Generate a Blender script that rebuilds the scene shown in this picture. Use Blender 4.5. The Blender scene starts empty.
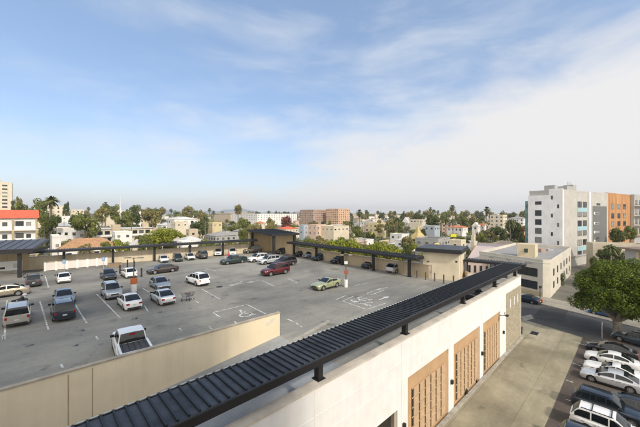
import bpy, math, random
from mathutils import Vector, Matrix
R = random.Random(11)
S = bpy.context.scene
COL = S.collection
rad = math.radians
F = 303.0; HZ = 213.0; CX = 320.0; EYE = 17.7; DECK = 7.2; HD = EYE - DECK
A = rad(46.1); SA, CA = math.sin(A), math.cos(A)

def uv(u, v): return (SA*u - CA*v, CA*u + SA*v)
def G(x, y, h=EYE):
    Y = F*h/(y-HZ); return ((x-CX)/F*Y, Y)
def AT(x, Y): return ((x-CX)/F*Y, Y)
def ZT(y, Y): return EYE - (y-HZ)*Y/F

# ------------------------------------------------------------------ materials
MATS = {}
def nodes_of(m):
    m.use_nodes = True
    nt = m.node_tree; return nt, nt.nodes, nt.links
def mat(name, col, rough=.8, metal=0., var=.12, scale=1.5, bump=.0, coat=0., scale2=None, spec=None, coord='Object', tint=None):
    """noise-varied principled material; colour is varied around col by var"""
    if name in MATS: return MATS[name]
    m = bpy.data.materials.new(name); nt, N, L = nodes_of(m)
    b = N['Principled BSDF']; b.inputs['Roughness'].default_value = rough; b.inputs['Metallic'].default_value = metal
    if coat: b.inputs['Coat Weight'].default_value = coat; b.inputs['Coat Roughness'].default_value = .05
    if spec is not None: b.inputs['Specular IOR Level'].default_value = spec
    tc = N.new('ShaderNodeTexCoord')
    n1 = N.new('ShaderNodeTexNoise'); n1.inputs['Scale'].default_value = scale; n1.inputs['Detail'].default_value = 6; n1.inputs['Roughness'].default_value = .62
    L.new(tc.outputs[coord], n1.inputs['Vector'])
    cr = N.new('ShaderNodeValToRGB')
    lo = [max(0, c*(1-var*1.6)) for c in col]; hi = [min(1, c*(1+var)) for c in col]
    if tint: lo = [l*t for l, t in zip(lo, tint)]
    cr.color_ramp.elements[0].position = .3; cr.color_ramp.elements[0].color = (*lo, 1)
    cr.color_ramp.elements[1].position = .7; cr.color_ramp.elements[1].color = (*hi, 1)
    L.new(n1.outputs['Fac'], cr.inputs['Fac']); out = cr.outputs['Color']
    if scale2:
        n2 = N.new('ShaderNodeTexNoise'); n2.inputs['Scale'].default_value = scale2; n2.inputs['Detail'].default_value = 3
        L.new(tc.outputs[coord], n2.inputs['Vector'])
        mx = N.new('ShaderNodeMix'); mx.data_type = 'RGBA'; mx.blend_type = 'MULTIPLY'; mx.inputs[0].default_value = .8
        c2 = N.new('ShaderNodeValToRGB'); c2.color_ramp.elements[0].position = .3; c2.color_ramp.elements[0].color = (.90, .895, .885, 1)
        c2.color_ramp.elements[1].position = .6; c2.color_ramp.elements[1].color = (1, 1, 1, 1)
        L.new(n2.outputs['Fac'], c2.inputs['Fac']); L.new(out, mx.inputs[6]); L.new(c2.outputs['Color'], mx.inputs[7]); out = mx.outputs[2]
    if scale2:
        ms_ = N.new('ShaderNodeMapping'); ms_.inputs['Scale'].default_value = (2.2, 2.2, .12); L.new(tc.outputs[coord], ms_.inputs['Vector']); n3 = N.new('ShaderNodeTexNoise'); n3.inputs['Scale'].default_value = 1.0; n3.inputs['Detail'].default_value = 5; n3.inputs['Roughness'].default_value = .7; L.new(ms_.outputs['Vector'], n3.inputs['Vector'])
        c3 = N.new('ShaderNodeValToRGB'); c3.color_ramp.elements[0].position = .3; c3.color_ramp.elements[0].color = (.80, .78, .74, 1); c3.color_ramp.elements[1].position = .52; c3.color_ramp.elements[1].color = (1, 1, 1, 1); L.new(n3.outputs['Fac'], c3.inputs['Fac'])
        m3 = N.new('ShaderNodeMix'); m3.data_type = 'RGBA'; m3.blend_type = 'MULTIPLY'; m3.inputs[0].default_value = .32; L.new(out, m3.inputs[6]); L.new(c3.outputs['Color'], m3.inputs[7]); out = m3.outputs[2]
    L.new(out, b.inputs['Base Color'])
    if bump:
        bp = N.new('ShaderNodeBump'); bp.inputs['Strength'].default_value = bump; bp.inputs['Distance'].default_value = .02
        nb = N.new('ShaderNodeTexNoise'); nb.inputs['Scale'].default_value = scale*14; nb.inputs['Detail'].default_value = 4
        L.new(tc.outputs[coord], nb.inputs['Vector']); L.new(nb.outputs['Fac'], bp.inputs['Height']); L.new(bp.outputs['Normal'], b.inputs['Normal'])
    MATS[name] = m; return m

def paving(name, c1, c2, big, fine, stains, joint=None, rough=.9, crack=False, rot=0.0):
    m = bpy.data.materials.new(name); nt, N, L = nodes_of(m); b = N['Principled BSDF']; b.inputs['Roughness'].default_value = rough
    b.inputs['Specular IOR Level'].default_value = .25
    g = N.new('ShaderNodeNewGeometry'); mp = N.new('ShaderNodeMapping'); mp.inputs['Rotation'].default_value = (0, 0, -rot); L.new(g.outputs['Position'], mp.inputs['Vector']); P = mp.outputs['Vector']
    def noise(sc, det=6, ro=.6, vec=P, dist=0.):
        n = N.new('ShaderNodeTexNoise'); n.inputs['Scale'].default_value = sc; n.inputs['Detail'].default_value = det; n.inputs['Roughness'].default_value = ro
        n.inputs['Distortion'].default_value = dist; L.new(vec, n.inputs['Vector']); return n.outputs['Fac']
    def ramp(fac, p0, p1, a, bb):
        c = N.new('ShaderNodeValToRGB'); e = c.color_ramp.elements; e[0].position = p0; e[1].position = p1; e[0].color = (*a, 1); e[1].color = (*bb, 1); L.new(fac, c.inputs['Fac']); return c.outputs['Color']
    def mul(a, bb, f=1.):
        x = N.new('ShaderNodeMix'); x.data_type = 'RGBA'; x.blend_type = 'MULTIPLY'; x.inputs[0].default_value = f; L.new(a, x.inputs[6]); L.new(bb, x.inputs[7]); return x.outputs[2]
    c = ramp(noise(big, 5, .65, dist=.6), .35, .65, c1, c2)
    st = N.new('ShaderNodeMapping'); st.inputs['Scale'].default_value = (.25, 1.6, 1); L.new(P, st.inputs['Vector'])
    c = mul(c, ramp(noise(.5, 5, .7, st.outputs['Vector']), .3, .62, (.80, .80, .81), (1, 1, 1)))
    c = mul(c, ramp(noise(fine, 4, .7), .3, .7, (.86, .86, .86), (1.0, 1.0, 1.0)))
    c = mul(c, ramp(noise(.42, 4, .5, dist=.3), .27, .37, (stains,)*3, (1, 1, 1)))
    c = mul(c, ramp(noise(1.05, 5, .6, dist=.5), .66, .74, (1, 1, 1), (stains*.95,)*3), .85)
    c = mul(c, ramp(noise(.16, 3, .5), .40, .60, (.82, .83, .85), (1, 1, 1)))
    if joint:
        br = N.new('ShaderNodeTexBrick'); br.offset = 0; br.inputs['Color1'].default_value = (1, 1, 1, 1); br.inputs['Color2'].default_value = (.9, .9, .88, 1); br.inputs['Mortar'].default_value = (.58, .56, .53, 1)
        br.inputs['Scale'].default_value = 1; br.inputs['Brick Width'].default_value = joint[0]; br.inputs['Row Height'].default_value = joint[1]; br.inputs['Mortar Size'].default_value = .02; br.inputs['Mortar Smooth'].default_value = .3
        L.new(P, br.inputs['Vector']); c = mul(c, br.outputs['Color'])
    if crack:
        nd = N.new('ShaderNodeTexNoise'); nd.inputs['Scale'].default_value = .8; nd.inputs['Detail'].default_value = 5; L.new(P, nd.inputs['Vector'])
        ad = N.new('ShaderNodeMix'); ad.data_type = 'RGBA'; ad.blend_type = 'ADD'; ad.inputs[0].default_value = 1.8; ad.clamp_factor = False; L.new(P, ad.inputs[6]); L.new(nd.outputs['Color'], ad.inputs[7])
        vo = N.new('ShaderNodeTexVoronoi'); vo.feature = 'DISTANCE_TO_EDGE'; vo.inputs['Scale'].default_value = .13; L.new(ad.outputs[2], vo.inputs['Vector'])
        c = mul(c, ramp(vo.outputs['Distance'], .001, .006, (.80, .80, .80), (1, 1, 1)))
    L.new(c, b.inputs['Base Color'])
    bp = N.new('ShaderNodeBump'); bp.inputs['Strength'].default_value = .25; bp.inputs['Distance'].default_value = .02; L.new(noise(25, 3), bp.inputs['Height']); L.new(bp.outputs['Normal'], b.inputs['Normal'])
    MATS[name] = m; return m

def leafmat(name, c, var=.45, trans=.25):
    m = bpy.data.materials.new(name); nt, N, L = nodes_of(m); b = N['Principled BSDF']; b.inputs['Roughness'].default_value = .55; b.inputs['Specular IOR Level'].default_value = .3
    g = N.new('ShaderNodeNewGeometry'); tc = N.new('ShaderNodeTexCoord'); n = N.new('ShaderNodeTexNoise'); n.inputs['Scale'].default_value = .9; n.inputs['Detail'].default_value = 3
    L.new(tc.outputs['Object'], n.inputs['Vector'])
    ad = N.new('ShaderNodeMath'); ad.operation = 'ADD'; L.new(g.outputs['Random Per Island'], ad.inputs[0]); L.new(n.outputs['Fac'], ad.inputs[1])
    hf = N.new('ShaderNodeMath'); hf.operation = 'MULTIPLY'; hf.inputs[1].default_value = .5; L.new(ad.outputs[0], hf.inputs[0])
    cr = N.new('ShaderNodeValToRGB'); e = cr.color_ramp.elements; e[0].position = .22; e[1].position = .8
    e[0].color = (c[0]*(1-var), c[1]*(1-var), c[2]*(1-var), 1); e[1].color = (c[0]*(1+var*1.5), c[1]*(1+var*1.25), c[2]*(1+var*.4), 1)
    L.new(hf.outputs[0], cr.inputs['Fac']); L.new(cr.outputs['Color'], b.inputs['Base Color'])
    tr = N.new('ShaderNodeBsdfTranslucent'); L.new(cr.outputs['Color'], tr.inputs['Color'])
    ms = N.new('ShaderNodeMixShader'); ms.inputs[0].default_value = trans; L.new(b.outputs[0], ms.inputs[1]); L.new(tr.outputs[0], ms.inputs[2]); L.new(ms.outputs[0], N['Material Output'].inputs['Surface'])
    MATS[name] = m; return m

def paint(name, c, metal=.35, rough=.32):
    k = 'paint_'+name
    if k in MATS: return MATS[k]
    m = mat(k, c, rough, metal, .05, 2.0, coat=.8); return m

def glassmat(name, c=(.02, .03, .04), rough=.08):
    m = mat(name, c, rough, 0., .35, .6, spec=.5); return m

M = {}
M['facade'] = mat('facade_white', (.81, .785, .75), .85, var=.025, scale=.25, bump=.1, scale2=.9)
M['cream'] = mat('cream_stucco', (.66, .52, .33), .9, var=.05, scale=.3, bump=.15, scale2=.5)
M['cream2'] = mat('pale_cream_stucco', (.70, .60, .44), .9, var=.06, scale=.3, bump=.15, scale2=.6)
M['panel'] = mat('tan_panel', (.52, .335, .18), .8, var=.07, scale=.4, scale2=.8)
M['slat'] = mat('tan_slat', (.53, .37, .225), .8, var=.1, scale=1.2)
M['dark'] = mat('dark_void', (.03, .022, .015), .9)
M['roofmetal'] = mat('canopy_metal', (.07, .078, .092), .55, .3, var=.42, scale=.6, scale2=2.5)
M['rib'] = mat('canopy_rib', (.018, .022, .028), .5, .2)
M['fascia'] = mat('charcoal_steel', (.022, .021, .022), .5, .2, scale=.8)
M['galv'] = mat('pale_trim', (.55, .56, .55), .5, .3)
M['cap'] = mat('coping_stone', (.42, .36, .28), .9, var=.2, scale=1.2)
M['kerb'] = mat('kerb_concrete', (.40, .37, .31), .9, var=.2, scale=1.1, bump=.2, scale2=.7)
M['paintw'] = mat('road_paint', (.56, .56, .53), .8, var=.45, scale=2.2)
M['glass'] = glassmat('window_glass')
_nt = M['glass'].node_tree; _oi = _nt.nodes.new('ShaderNodeObjectInfo'); _cr = _nt.nodes.new('ShaderNodeValToRGB'); _cr.color_ramp.elements[0].position = .45; _cr.color_ramp.elements[1].position = 1.0
_cr.color_ramp.elements[0].color = (.02, .028, .035, 1); _cr.color_ramp.elements[1].color = (.33, .32, .29, 1); _nt.links.new(_oi.outputs['Random'], _cr.inputs['Fac']); _nt.links.new(_cr.outputs['Color'], _nt.nodes['Principled BSDF'].inputs['Base Color'])
M['carglass'] = glassmat('car_glass', (.012, .016, .02), .05)
M['tealglass'] = glassmat('teal_glass', (.12, .22, .22), .15)
M['chrome'] = mat('wheel_alloy', (.55, .55, .57), .3, .8, .1)
M['rubber'] = mat('tyre_rubber', (.018, .018, .02), .85)
M['trim'] = mat('black_trim', (.02, .02, .022), .6)
M['lamp'] = mat('headlamp_lens', (.62, .66, .70), .1, .3, .05)
M['red'] = mat('tail_lens', (.35, .012, .015), .2)
M['amber'] = mat('amber_lens', (.6, .22, .03), .3)
M['plate'] = mat('plate_white', (.65, .66, .68), .5)
M['white'] = mat('white_paint', (.78, .77, .74), .7, var=.06, scale=.5)
M['bark'] = mat('bark', (.16, .13, .10), .95, var=.35, scale=3, bump=.5)
M['palmbark'] = mat('palm_bark', (.20, .16, .12), .95, var=.35, scale=3, bump=.5)
M['deck'] = paving('deck_asphalt', (.205, .197, .178), (.405, .385, .325), .045, 2.5, .62, crack=True, rot=rad(43.9))
M['asphalt'] = paving('street_asphalt', (.075, .072, .070), (.13, .125, .118), .12, 3.5, .7, rot=rad(-64))
M['lot'] = paving('lot_asphalt', (.085, .07, .058), (.155, .125, .10), .2, 3, .6, crack=True, rot=rad(43.9))
M['alley'] = paving('alley_concrete', (.30, .262, .175), (.455, .405, .285), .16, 2.2, .66, joint=(6.1, 3.6), rot=rad(43.9))
M['walk'] = paving('sidewalk_concrete', (.36, .32, .26), (.48, .43, .35), .2, 3, .75, joint=(1.5, 1.5), rot=rad(-64))
M['ground'] = paving('city_ground', (.16, .15, .12), (.32, .29, .24), .02, .3, .6)
M['ramp'] = paving('ramp_concrete', (.30, .31, .31), (.40, .41, .41), .2, 3, .7, rot=rad(43.9))
M['dry'] = paving('dry_yard', (.38, .28, .13), (.48, .36, .2), .3, 3, .8)
M['patch'] = paving('asphalt_patch', (.055, .054, .053), (.075, .073, .07), .4, 3.5, .85)
M['leaf_dark'] = leafmat('leaf_dark', (.085, .11, .036))
M['leaf_mid'] = leafmat('leaf_mid', (.15, .175, .05))
M['leaf_olive'] = leafmat('leaf_olive', (.22, .20, .085))
M['leaf_yellow'] = leafmat('leaf_yellow', (.23, .26, .035), .35)
M['leaf_ficus'] = leafmat('leaf_ficus', (.105, .155, .02), .6, .35)
M['leaf_red'] = leafmat('leaf_red', (.22, .07, .05))
M['leaf_palm'] = leafmat('leaf_palm', (.10, .115, .04), .35, .15)
M['leaf_skirt'] = leafmat('leaf_skirt', (.20, .14, .07), .3, .1)

# ------------------------------------------------------------------ mesh helper
class MB:
    def __init__(s): s.v = []; s.f = []; s.m = []; s.mats = []
    def mi(s, m):
        if m not in s.mats: s.mats.append(m)
        return s.mats.index(m)
    def face(s, pts, m):
        n = len(s.v); s.v += [tuple(p) for p in pts]; s.f.append(tuple(range(n, n+len(pts)))); s.m.append(s.mi(m)); return s
    def poly(s, verts, faces, m):
        n = len(s.v); s.v += [tuple(p) for p in verts]; i = s.mi(m)
        for f in faces: s.f.append(tuple(n+k for k in f)); s.m.append(i)
        return s
    def box(s, x0, x1, y0, y1, z0, z1, m, T=None):
        vs = [(x, y, z) for z in (z0, z1) for x, y in ((x0, y0), (x1, y0), (x1, y1), (x0, y1))]
        if T is not None: vs = [T @ Vector(p) for p in vs]
        return s.poly(vs, [(3, 2, 1, 0), (4, 5, 6, 7), (0, 1, 5, 4), (1, 2, 6, 5), (2, 3, 7, 6), (3, 0, 4, 7)], m)
    def prism(s, pts, z0, z1, m, mtop=None):
        n = len(pts); ar = sum(pts[i][0]*pts[(i+1) % n][1]-pts[(i+1) % n][0]*pts[i][1] for i in range(n))
        if ar < 0: pts = pts[::-1]
        vs = [(p[0], p[1], z0) for p in pts]+[(p[0], p[1], z1) for p in pts]
        s.poly(vs, [tuple(range(n))[::-1]]+[(i, (i+1) % n, n+(i+1) % n, n+i) for i in range(n)], m)
        s.face(vs[n:], mtop or m); return s
    def bar(s, a, b, w, h, m):
        a = Vector(a); b = Vector(b); d = (b-a); L = d.length; d.normalize(); up = Vector((0, 0, 1))
        if abs(d.z) > .95: up = Vector((0, 1, 0))
        x = d.cross(up).normalized(); z = x.cross(d)
        vs = [p + x*sx*w/2 + z*sz*h/2 for p in (a, b) for sx, sz in ((-1, -1), (1, -1), (1, 1), (-1, 1))]
        return s.poly(vs, [(0, 1, 2, 3), (7, 6, 5, 4), (1, 0, 4, 5), (2, 1, 5, 6), (3, 2, 6, 7), (0, 3, 7, 4)], m)
    def tube(s, pts, rs, m, n=8, caps=True):
        pts = [Vector(p) for p in pts]; rings = []
        for i, p in enumerate(pts):
            d = (pts[min(i+1, len(pts)-1)]-pts[max(i-1, 0)]).normalized()
            ref = Vector((1, 0, 0)) if abs(d.x) < .9 else Vector((0, 1, 0))
            x = d.cross(ref).normalized(); y = d.cross(x)
            rings.append([p+(x*math.cos(2*math.pi*k/n)+y*math.sin(2*math.pi*k/n))*rs[i] for k in range(n)])
        vs = [q for r in rings for q in r]; fs = []
        for i in range(len(pts)-1):
            for k in range(n): fs.append((i*n+k, i*n+(k+1) % n, (i+1)*n+(k+1) % n, (i+1)*n+k))
        if caps: fs.append(tuple(range(n))[::-1]); fs.append(tuple((len(pts)-1)*n+k for k in range(n)))
        return s.poly(vs, fs, m)
    def mesh(s, name, smooth=False):
        me = bpy.data.meshes.new(name); me.from_pydata(s.v, [], s.f)
        for m in s.mats: me.materials.append(m)
        me.polygons.foreach_set('material_index', s.m)
        if smooth:
            me.polygons.foreach_set('use_smooth', [True]*len(s.f)); me.set_sharp_from_angle(angle=rad(38))
        me.update(); return me
    def build(s, name, parent=None, smooth=False, loc=None):
        o = bpy.data.objects.new(name, s.mesh(name, smooth)); COL.objects.link(o)
        if parent is not None: o.parent = parent
        if loc is not None: o.location = loc
        return o

def tag(o, label=None, cat=None, group=None, kind=None):
    if label: o['label'] = label
    if cat: o['category'] = cat
    if group: o['group'] = group
    if kind: o['kind'] = kind
    return o
def empty(name, loc, rz=0., label=None, cat=None, group=None):
    o = bpy.data.objects.new(name, None); COL.objects.link(o); o.location = loc; o.rotation_euler = (0, 0, rz); o.empty_display_size = .3
    return tag(o, label, cat, group)
def freeze(o): return (o, [freeze(c) for c in o.children])
def copy_tree(t, parent=None):
    c = t[0].copy(); COL.objects.link(c); c.parent = parent
    return c, [copy_tree(ch, c) for ch in t[1]]

# ------------------------------------------------------------------ setting
g = MB(); g.face([(-6800, -300, 0), (6800, -300, 0), (6800, 7500, 0), (-6800, 7500, 0)], M['ground']); tag(g.build('ground'), kind='structure')
ds = (math.cos(rad(-64)), math.sin(rad(-64))); nn = (-ds[1], ds[0])     # street direction (towards the near right) and its far-side normal
def st(s, n): return (ds[0]*s+nn[0]*n, ds[1]*s+nn[1]*n)
def strip(name, s0, s1, n0, n1, z, m, kind='structure'):
    b = MB(); b.face([(*st(s0, n0), z), (*st(s1, n0), z), (*st(s1, n1), z), (*st(s0, n1), z)], m); return tag(b.build(name), kind=kind)
strip('road', -600, 120, 52.8, 64.6, .008, M['asphalt'])
for (n0, n1) in ((64.6, 70.6),):
    b = MB(); b.prism([st(-600, n0), st(120, n0), st(120, n1), st(-600, n1)], 0, .13, M['kerb'], M['walk']); tag(b.build('pavement'), kind='structure')
b = MB(); b.prism([st(-600, 49.8), st(-38, 49.8), st(-38, 52.8), st(-600, 52.8)], 0, .13, M['kerb'], M['walk']); tag(b.build('pavement'), kind='structure')
b = MB(); b.face([(*uv(-60, 5.2), .012), (*uv(57, 5.2), .012), (*st(-38, 52.7), .012), (*st(-38, 47), .012), (*uv(51.5, 11.5), .012), (*uv(-60, 11.5), .012)], M['alley']); tag(b.build('alley'), kind='structure')
b = MB(); b.face([(*uv(-60, -40), .016), (*uv(42.3, -40), .016), (*uv(57, 5.15), .016), (*uv(-60, 5.15), .016)], M['lot']); tag(b.build('parking_lot'), kind='structure')
# patches in the road
b = MB(); q = [G(541, 307), G(569, 309), G(562, 322), G(532, 317.5)]; b.face([(*p, .012) for p in q], M['patch']); tag(b.build('road_patch'), kind='structure')
b = MB(); q = [G(521, 316), G(531, 314), G(534, 318), G(524, 320.5)]; b.face([(*p, .02) for p in q], M['walk']); tag(b.build('road_patch'), kind='structure')
b = MB(); b.face([(*p, .14) for p in (st(-23, 70.6), st(-16, 70.6), st(-20, 110), st(-30, 110))], M['walk']); tag(b.build('driveway'), kind='structure')
b = MB(); b.face([(*p, .02) for p in (st(-70, 20), st(-40, 20), st(-40, 49.7), st(-70, 49.7))], M['dry']); tag(b.build('dry_yard'), kind='structure')
# hills far behind
b = MB(); rr = random.Random(4)
for (Y, hh, xa, xb, sd, mm) in ((4300, 60, -5200, 1300, 1, 'hill_a'), (5200, 135, -3800, 300, 5, 'hill_b')):
    mh = mat(mm, (.16, .19, .22), 1); prev = None; n = 90
    for i in range(n+1):
        t = i/n; x = xa+(xb-xa)*t; env = math.sin(math.pi*t)**.6
        z = hh*env*(.55+.25*math.sin(t*17+sd)+.12*math.sin(t*41+sd*2)+.08*math.sin(t*93))
        cur = ((x, Y, 0), (x, Y+500, z), (x, Y+1300, 0))
        if prev: b.face([prev[0], cur[0], cur[1], prev[1]], mh); b.face([prev[1], cur[1], cur[2], prev[2]], mh)
        prev = cur
tag(b.build('hills'), kind='structure')

# ------------------------------------------------------------------ parking garage (deck level z = 7.2)
Z = DECK
P1 = Vector(G(41, 268.7, HD)); P3 = Vector(G(271, 250.6, HD)); PA = Vector(G(423, 276.9, HD)); PB = Vector(G(458.8, 281, HD))
wl = (P3-P1).normalized(); wr = (PA-P3).normalized(); PL = P1-wl*45
b = MB()
pts = [uv(15.5, 11.75), uv(51.0, 11.75), uv(51.0, 18.5), tuple(PB+Vector((.55, .83))*6.), tuple(PA+Vector((.55, .83))*6.), tuple(P3), tuple(PL), uv(-60, 21.2), uv(15.5, 21.2)]
b.face([(*p, Z) for p in pts], M['deck']); tag(b.build('parking_deck'), kind='structure')
b = MB(); b.face([(*uv(15.5, 11.75), Z), (*uv(15.5, 21.2), Z), (*uv(-40, 21.2), Z-5.5), (*uv(-40, 11.75), Z-5.5)], M['ramp']); tag(b.build('ramp'), kind='structure')

# garage street building: origin at uv(0,11.4)
RU = rad(43.9)
gar = empty('parking_garage', (*uv(0, 11.4), 0), RU, 'white stucco garage building with tan slatted bays along the concrete alley', 'building')
w = MB(); TH = .35
opens = [(12.2, 18.4, 0, 4.1), (19.8, 26.7, 0, 5.8), (27.8, 34.5, 0, 5.8), (35.5, 41.4, 0, 5.8), (43.9, 51.0, 0, 7.45)]
x = -45.0
for (a, c, z0, z1) in opens:
    w.box(x, a, 0, TH, 0, 8.66, M['facade'])
    w.box(a, c, 0, TH, z1, 8.66, M['facade']); x = c
w.box(51.0, 51.3, 0, TH, 0, 8.66, M['facade'])
w.box(50.95, 51.3, TH, 7.3, 0, 8.0, M['facade'])
w.build('wall', gar)
w = MB(); w.box(-45, 51.34, -.04, .52, 8.66, 8.78, mat('coping_pale', (.60, .54, .46), .9, var=.15, scale=1.0, scale2=1.3)); w.build('coping', gar)
w = MB()
for z in (7.2, 6.05): w.box(-45, 43.7, -.012, 0.0, z, z+.05, M['facade'])
for u in (18.95, 27.2, 35.0, 43.3, 10.6, 3.0): w.box(u-.03, u+.03, -.014, 0.0, 0.3, 8.6, M['facade'])
w.build('joint_strip', gar)
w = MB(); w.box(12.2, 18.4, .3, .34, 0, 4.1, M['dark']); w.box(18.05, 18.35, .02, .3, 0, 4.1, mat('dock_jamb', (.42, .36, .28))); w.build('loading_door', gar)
for (a, c, z0, z1) in opens[1:4]:
    p = MB(); p.box(a, c, .14, .3, 0, z1, M['panel']); po = p.build('bay_panel', gar)
    gx0, gx1, gz0, gz1 = a+.75, c-.55, .35, z1-1.15
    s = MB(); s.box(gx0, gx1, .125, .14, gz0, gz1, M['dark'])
    n = 6; cw = (gx1-gx0)/n; rows = 6; rh = (gz1-gz0)/rows
    for i in range(n):
        for j in range(rows):
            s.box(gx0+i*cw+.24, gx0+(i+1)*cw+.02, .05, .125, gz0+j*rh+.05, gz0+(j+1)*rh-.02, M['slat'])
    for j in range(rows+1): s.box(gx0, gx1+.05, .085, .11, gz0+j*rh-.04, gz0+j*rh+.03, M['panel'])
    s.build('slat_grille', po)
# stone end bay
def brickmat():
    m = bpy.data.materials.new('stone_cladding'); nt, N, L = nodes_of(m); b = N['Principled BSDF']; b.inputs['Roughness'].default_value = .9
    tc = N.new('ShaderNodeTexCoord'); mp = N.new('ShaderNodeMapping'); mp.inputs['Rotation'].default_value = (rad(-90), 0, 0); L.new(tc.outputs['Object'], mp.inputs['Vector'])
    br = N.new('ShaderNodeTexBrick'); br.inputs['Scale'].default_value = 1; br.inputs['Brick Width'].default_value = .55; br.inputs['Row Height'].default_value = .17; br.inputs['Mortar Size'].default_value = .012
    br.inputs['Color1'].default_value = (.46, .40, .29, 1); br.inputs['Color2'].default_value = (.35, .30, .21, 1); br.inputs['Mortar'].default_value = (.15, .13, .09, 1)
    L.new(mp.outputs['Vector'], br.inputs['Vector']); L.new(br.outputs['Color'], b.inputs['Base Color'])
    bp = N.new('ShaderNodeBump'); bp.inputs['Strength'].default_value = .5; bp.inputs['Distance'].default_value = .02; L.new(br.outputs['Fac'], bp.inputs['Height']); bp.invert = True; L.new(bp.outputs['Normal'], b.inputs['Normal'])
    return m
p = MB(); p.box(43.9, 51.0, -.03, .3, 0, 7.45, brickmat()); sp = p.build('stone_panel', gar)
for u in (45.7, 47.6, 49.3):
    p = MB(); p.box(u-.17, u+.17, -.06, -.031, 5.3, 6.45, M['white']); p.build('slit_window', sp)
p = MB(); p.box(-45, 51.6, -.38, -.06, 0, .16, M['kerb']); p.build('kerb', gar)
for (u, z) in ((19.15, 2.7), (27.2, 2.7), (35.0, 2.75), (42.6, 2.95)):
    p = MB(); p.box(u-.11, u+.11, -.2, -.0, z-.18, z+.16, M['fascia']); p.box(u-.08, u+.08, -.17, -.03, z-.21, z-.18, M['lamp']); p.build('wall_lamp', gar)
p = MB(); p.bar((41.2, .02, 5.35), (41.2, -.75, 5.5), .05, .05, M['fascia']); p.box(41.0, 41.4, -.95, -.65, 5.42, 5.6, M['fascia']); p.bar((41.6, -.5, 5.75), (41.2, -.5, 5.5), .05, .05, M['fascia']); p.build('flood_lamp', gar)
p = MB(); p.box(51.35, 51.7, .1, .5, .3, 1.6, M['fascia']); p.build('utility_box', gar)
# small things at the wall foot
for i, (px, py, lab) in enumerate(((466, 394, 'small dark guard post at the wall foot beside the nearer lattice bay'), (475.5, 381.5, 'small dark guard post at the wall foot beside the middle lattice bay'), (499, 352, 'small dark guard post at the wall foot under the farthest lattice bay'))):
    X, Y = G(px, py); p = MB(); p.tube([(0, 0, 0), (0, 0, .5), (0, 0, .58)], [.17, .17, .1], M['fascia'], 10); o = p.build('guard_post', smooth=True); o.location = (X, Y, 0); tag(o, lab, 'post', 'guard posts at the alley wall')
X, Y = G(520.5, 333); p = MB(); p.box(-.25, .25, -.2, .2, 0, .9, M['fascia']); p.box(-.3, .3, -.25, .25, .9, .96, M['trim']); o = p.build('meter_box'); o.location = (X, Y, 0); o.rotation_euler.z = RU; tag(o, 'low black utility meter box at the foot of the stone-clad corner', 'meter box')
X, Y = G(534.5, 332.8)
p = MB(); p.box(-.75, .75, -.45, .45, .018, .03, M['trim'])
for k in range(7): p.box(-.7+k*.2, -.6+k*.2, -.4, .4, .03, .045, M['fascia'])
o = p.build('drain_cover'); o.location = (X, Y, 0); o.rotation_euler.z = RU; tag(o, 'dark iron drain grate set in the concrete alley', 'drain cover')

# canopy over parapet -------------------------------------------------
def canopy(name, p0, p1, width, z0, thick, label, posts, sp=.406, rise=0.0, group=None, zfloor=DECK, ribs=True, postw=.28, posty=.35, cat='canopy', edge=True):
    """roof starts on the line p0-p1 and spreads to its left by width; underside at z0"""
    p0 = Vector(p0); p1 = Vector(p1); L = (p1-p0).length; a = math.atan2(p1.y-p0.y, p1.x-p0.x)
    r = empty(name, (p0.x, p0.y, zfloor), a, label, cat, group)
    zz = z0-zfloor; t = thick
    m = MB(); m.poly([(0.08, .08, zz+t-.1), (L-.08, .08, zz+t-.1), (L-.08, width-.08, zz+t-.1+rise), (.08, width-.08, zz+t-.1+rise), (0.08, .08, zz+t-.02), (L-.08, .08, zz+t-.02), (L-.08, width-.08, zz+t-.02+rise), (.08, width-.08, zz+t-.02+rise)],
        [(3, 2, 1, 0), (4, 5, 6, 7), (0, 1, 5, 4), (1, 2, 6, 5), (2, 3, 7, 6), (3, 0, 4, 7)], M['roofmetal']); ro = m.build('roof_sheet', r)
    if ribs:
        m = MB(); n = int(L/sp)
        for i in range(1, n):
            x = i*sp; m.bar((x, .08, zz+t+.025), (x, width-.02, zz+t+.025+rise), .075, .09, M['rib'])
        m.build('seam_rib', ro)
    m = MB(); m.box(0, L, 0, .08, zz, zz+t, M['fascia']); m.box(-.04, 0, 0, width, zz+rise*.5, zz+t+rise*.5, M['fascia']); m.box(L, L+.04, 0, width, zz+rise*.5, zz+t+rise*.5, M['fascia'])
    m.box(0, L, width-.08, width, zz+rise, zz+t+rise-.03, M['fascia'])
    m.box(0, L, -.03, .0, zz+t-.06, zz+t+.02, mat('fascia_edge', (.06, .065, .075), .4, .3)); m.build('fascia', r)
    if edge:
        m = MB(); n = int(L/sp)
        m.box(0, L, width, width+.05, zz+t+rise-.05, zz+t+rise-.0, M['fascia'])
        for i in range(n): m.box(i*sp+.11, i*sp+.34, width+.0, width+.07, zz+t+rise-.03, zz+t+rise+.03, M['galv'])
        m.build('edge_clip', r)
    for s in posts:
        m = MB(); m.box(s-postw/2, s+postw/2, posty-postw/2, posty+postw/2, 0, zz+.0, M['fascia']); m.box(s-postw*.8, s+postw*.8, posty-postw*.8, posty+postw*.8, 0, .04, M['fascia'])
        m.bar((s, posty, zz-.12), (s, width-.1, zz+t-.12+rise*.9), postw*.6, .2, M['fascia']); m.build('post', r)
    return r
main_posts = []
for px in (322, 408, 465.5, 497, 517):
    t = (px-CX)/F; main_posts.append(11.6*(CA+SA*t)/(SA-CA*t)+9)
canopy('roof_canopy', uv(-9, 11.62), uv(53.7, 11.62), 2.45, 9.58, .44, 'long charcoal ribbed metal canopy running above the white wall beside the alley', [2.5]+main_posts, zfloor=8.78-.0, postw=.34, posty=.24)
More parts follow.
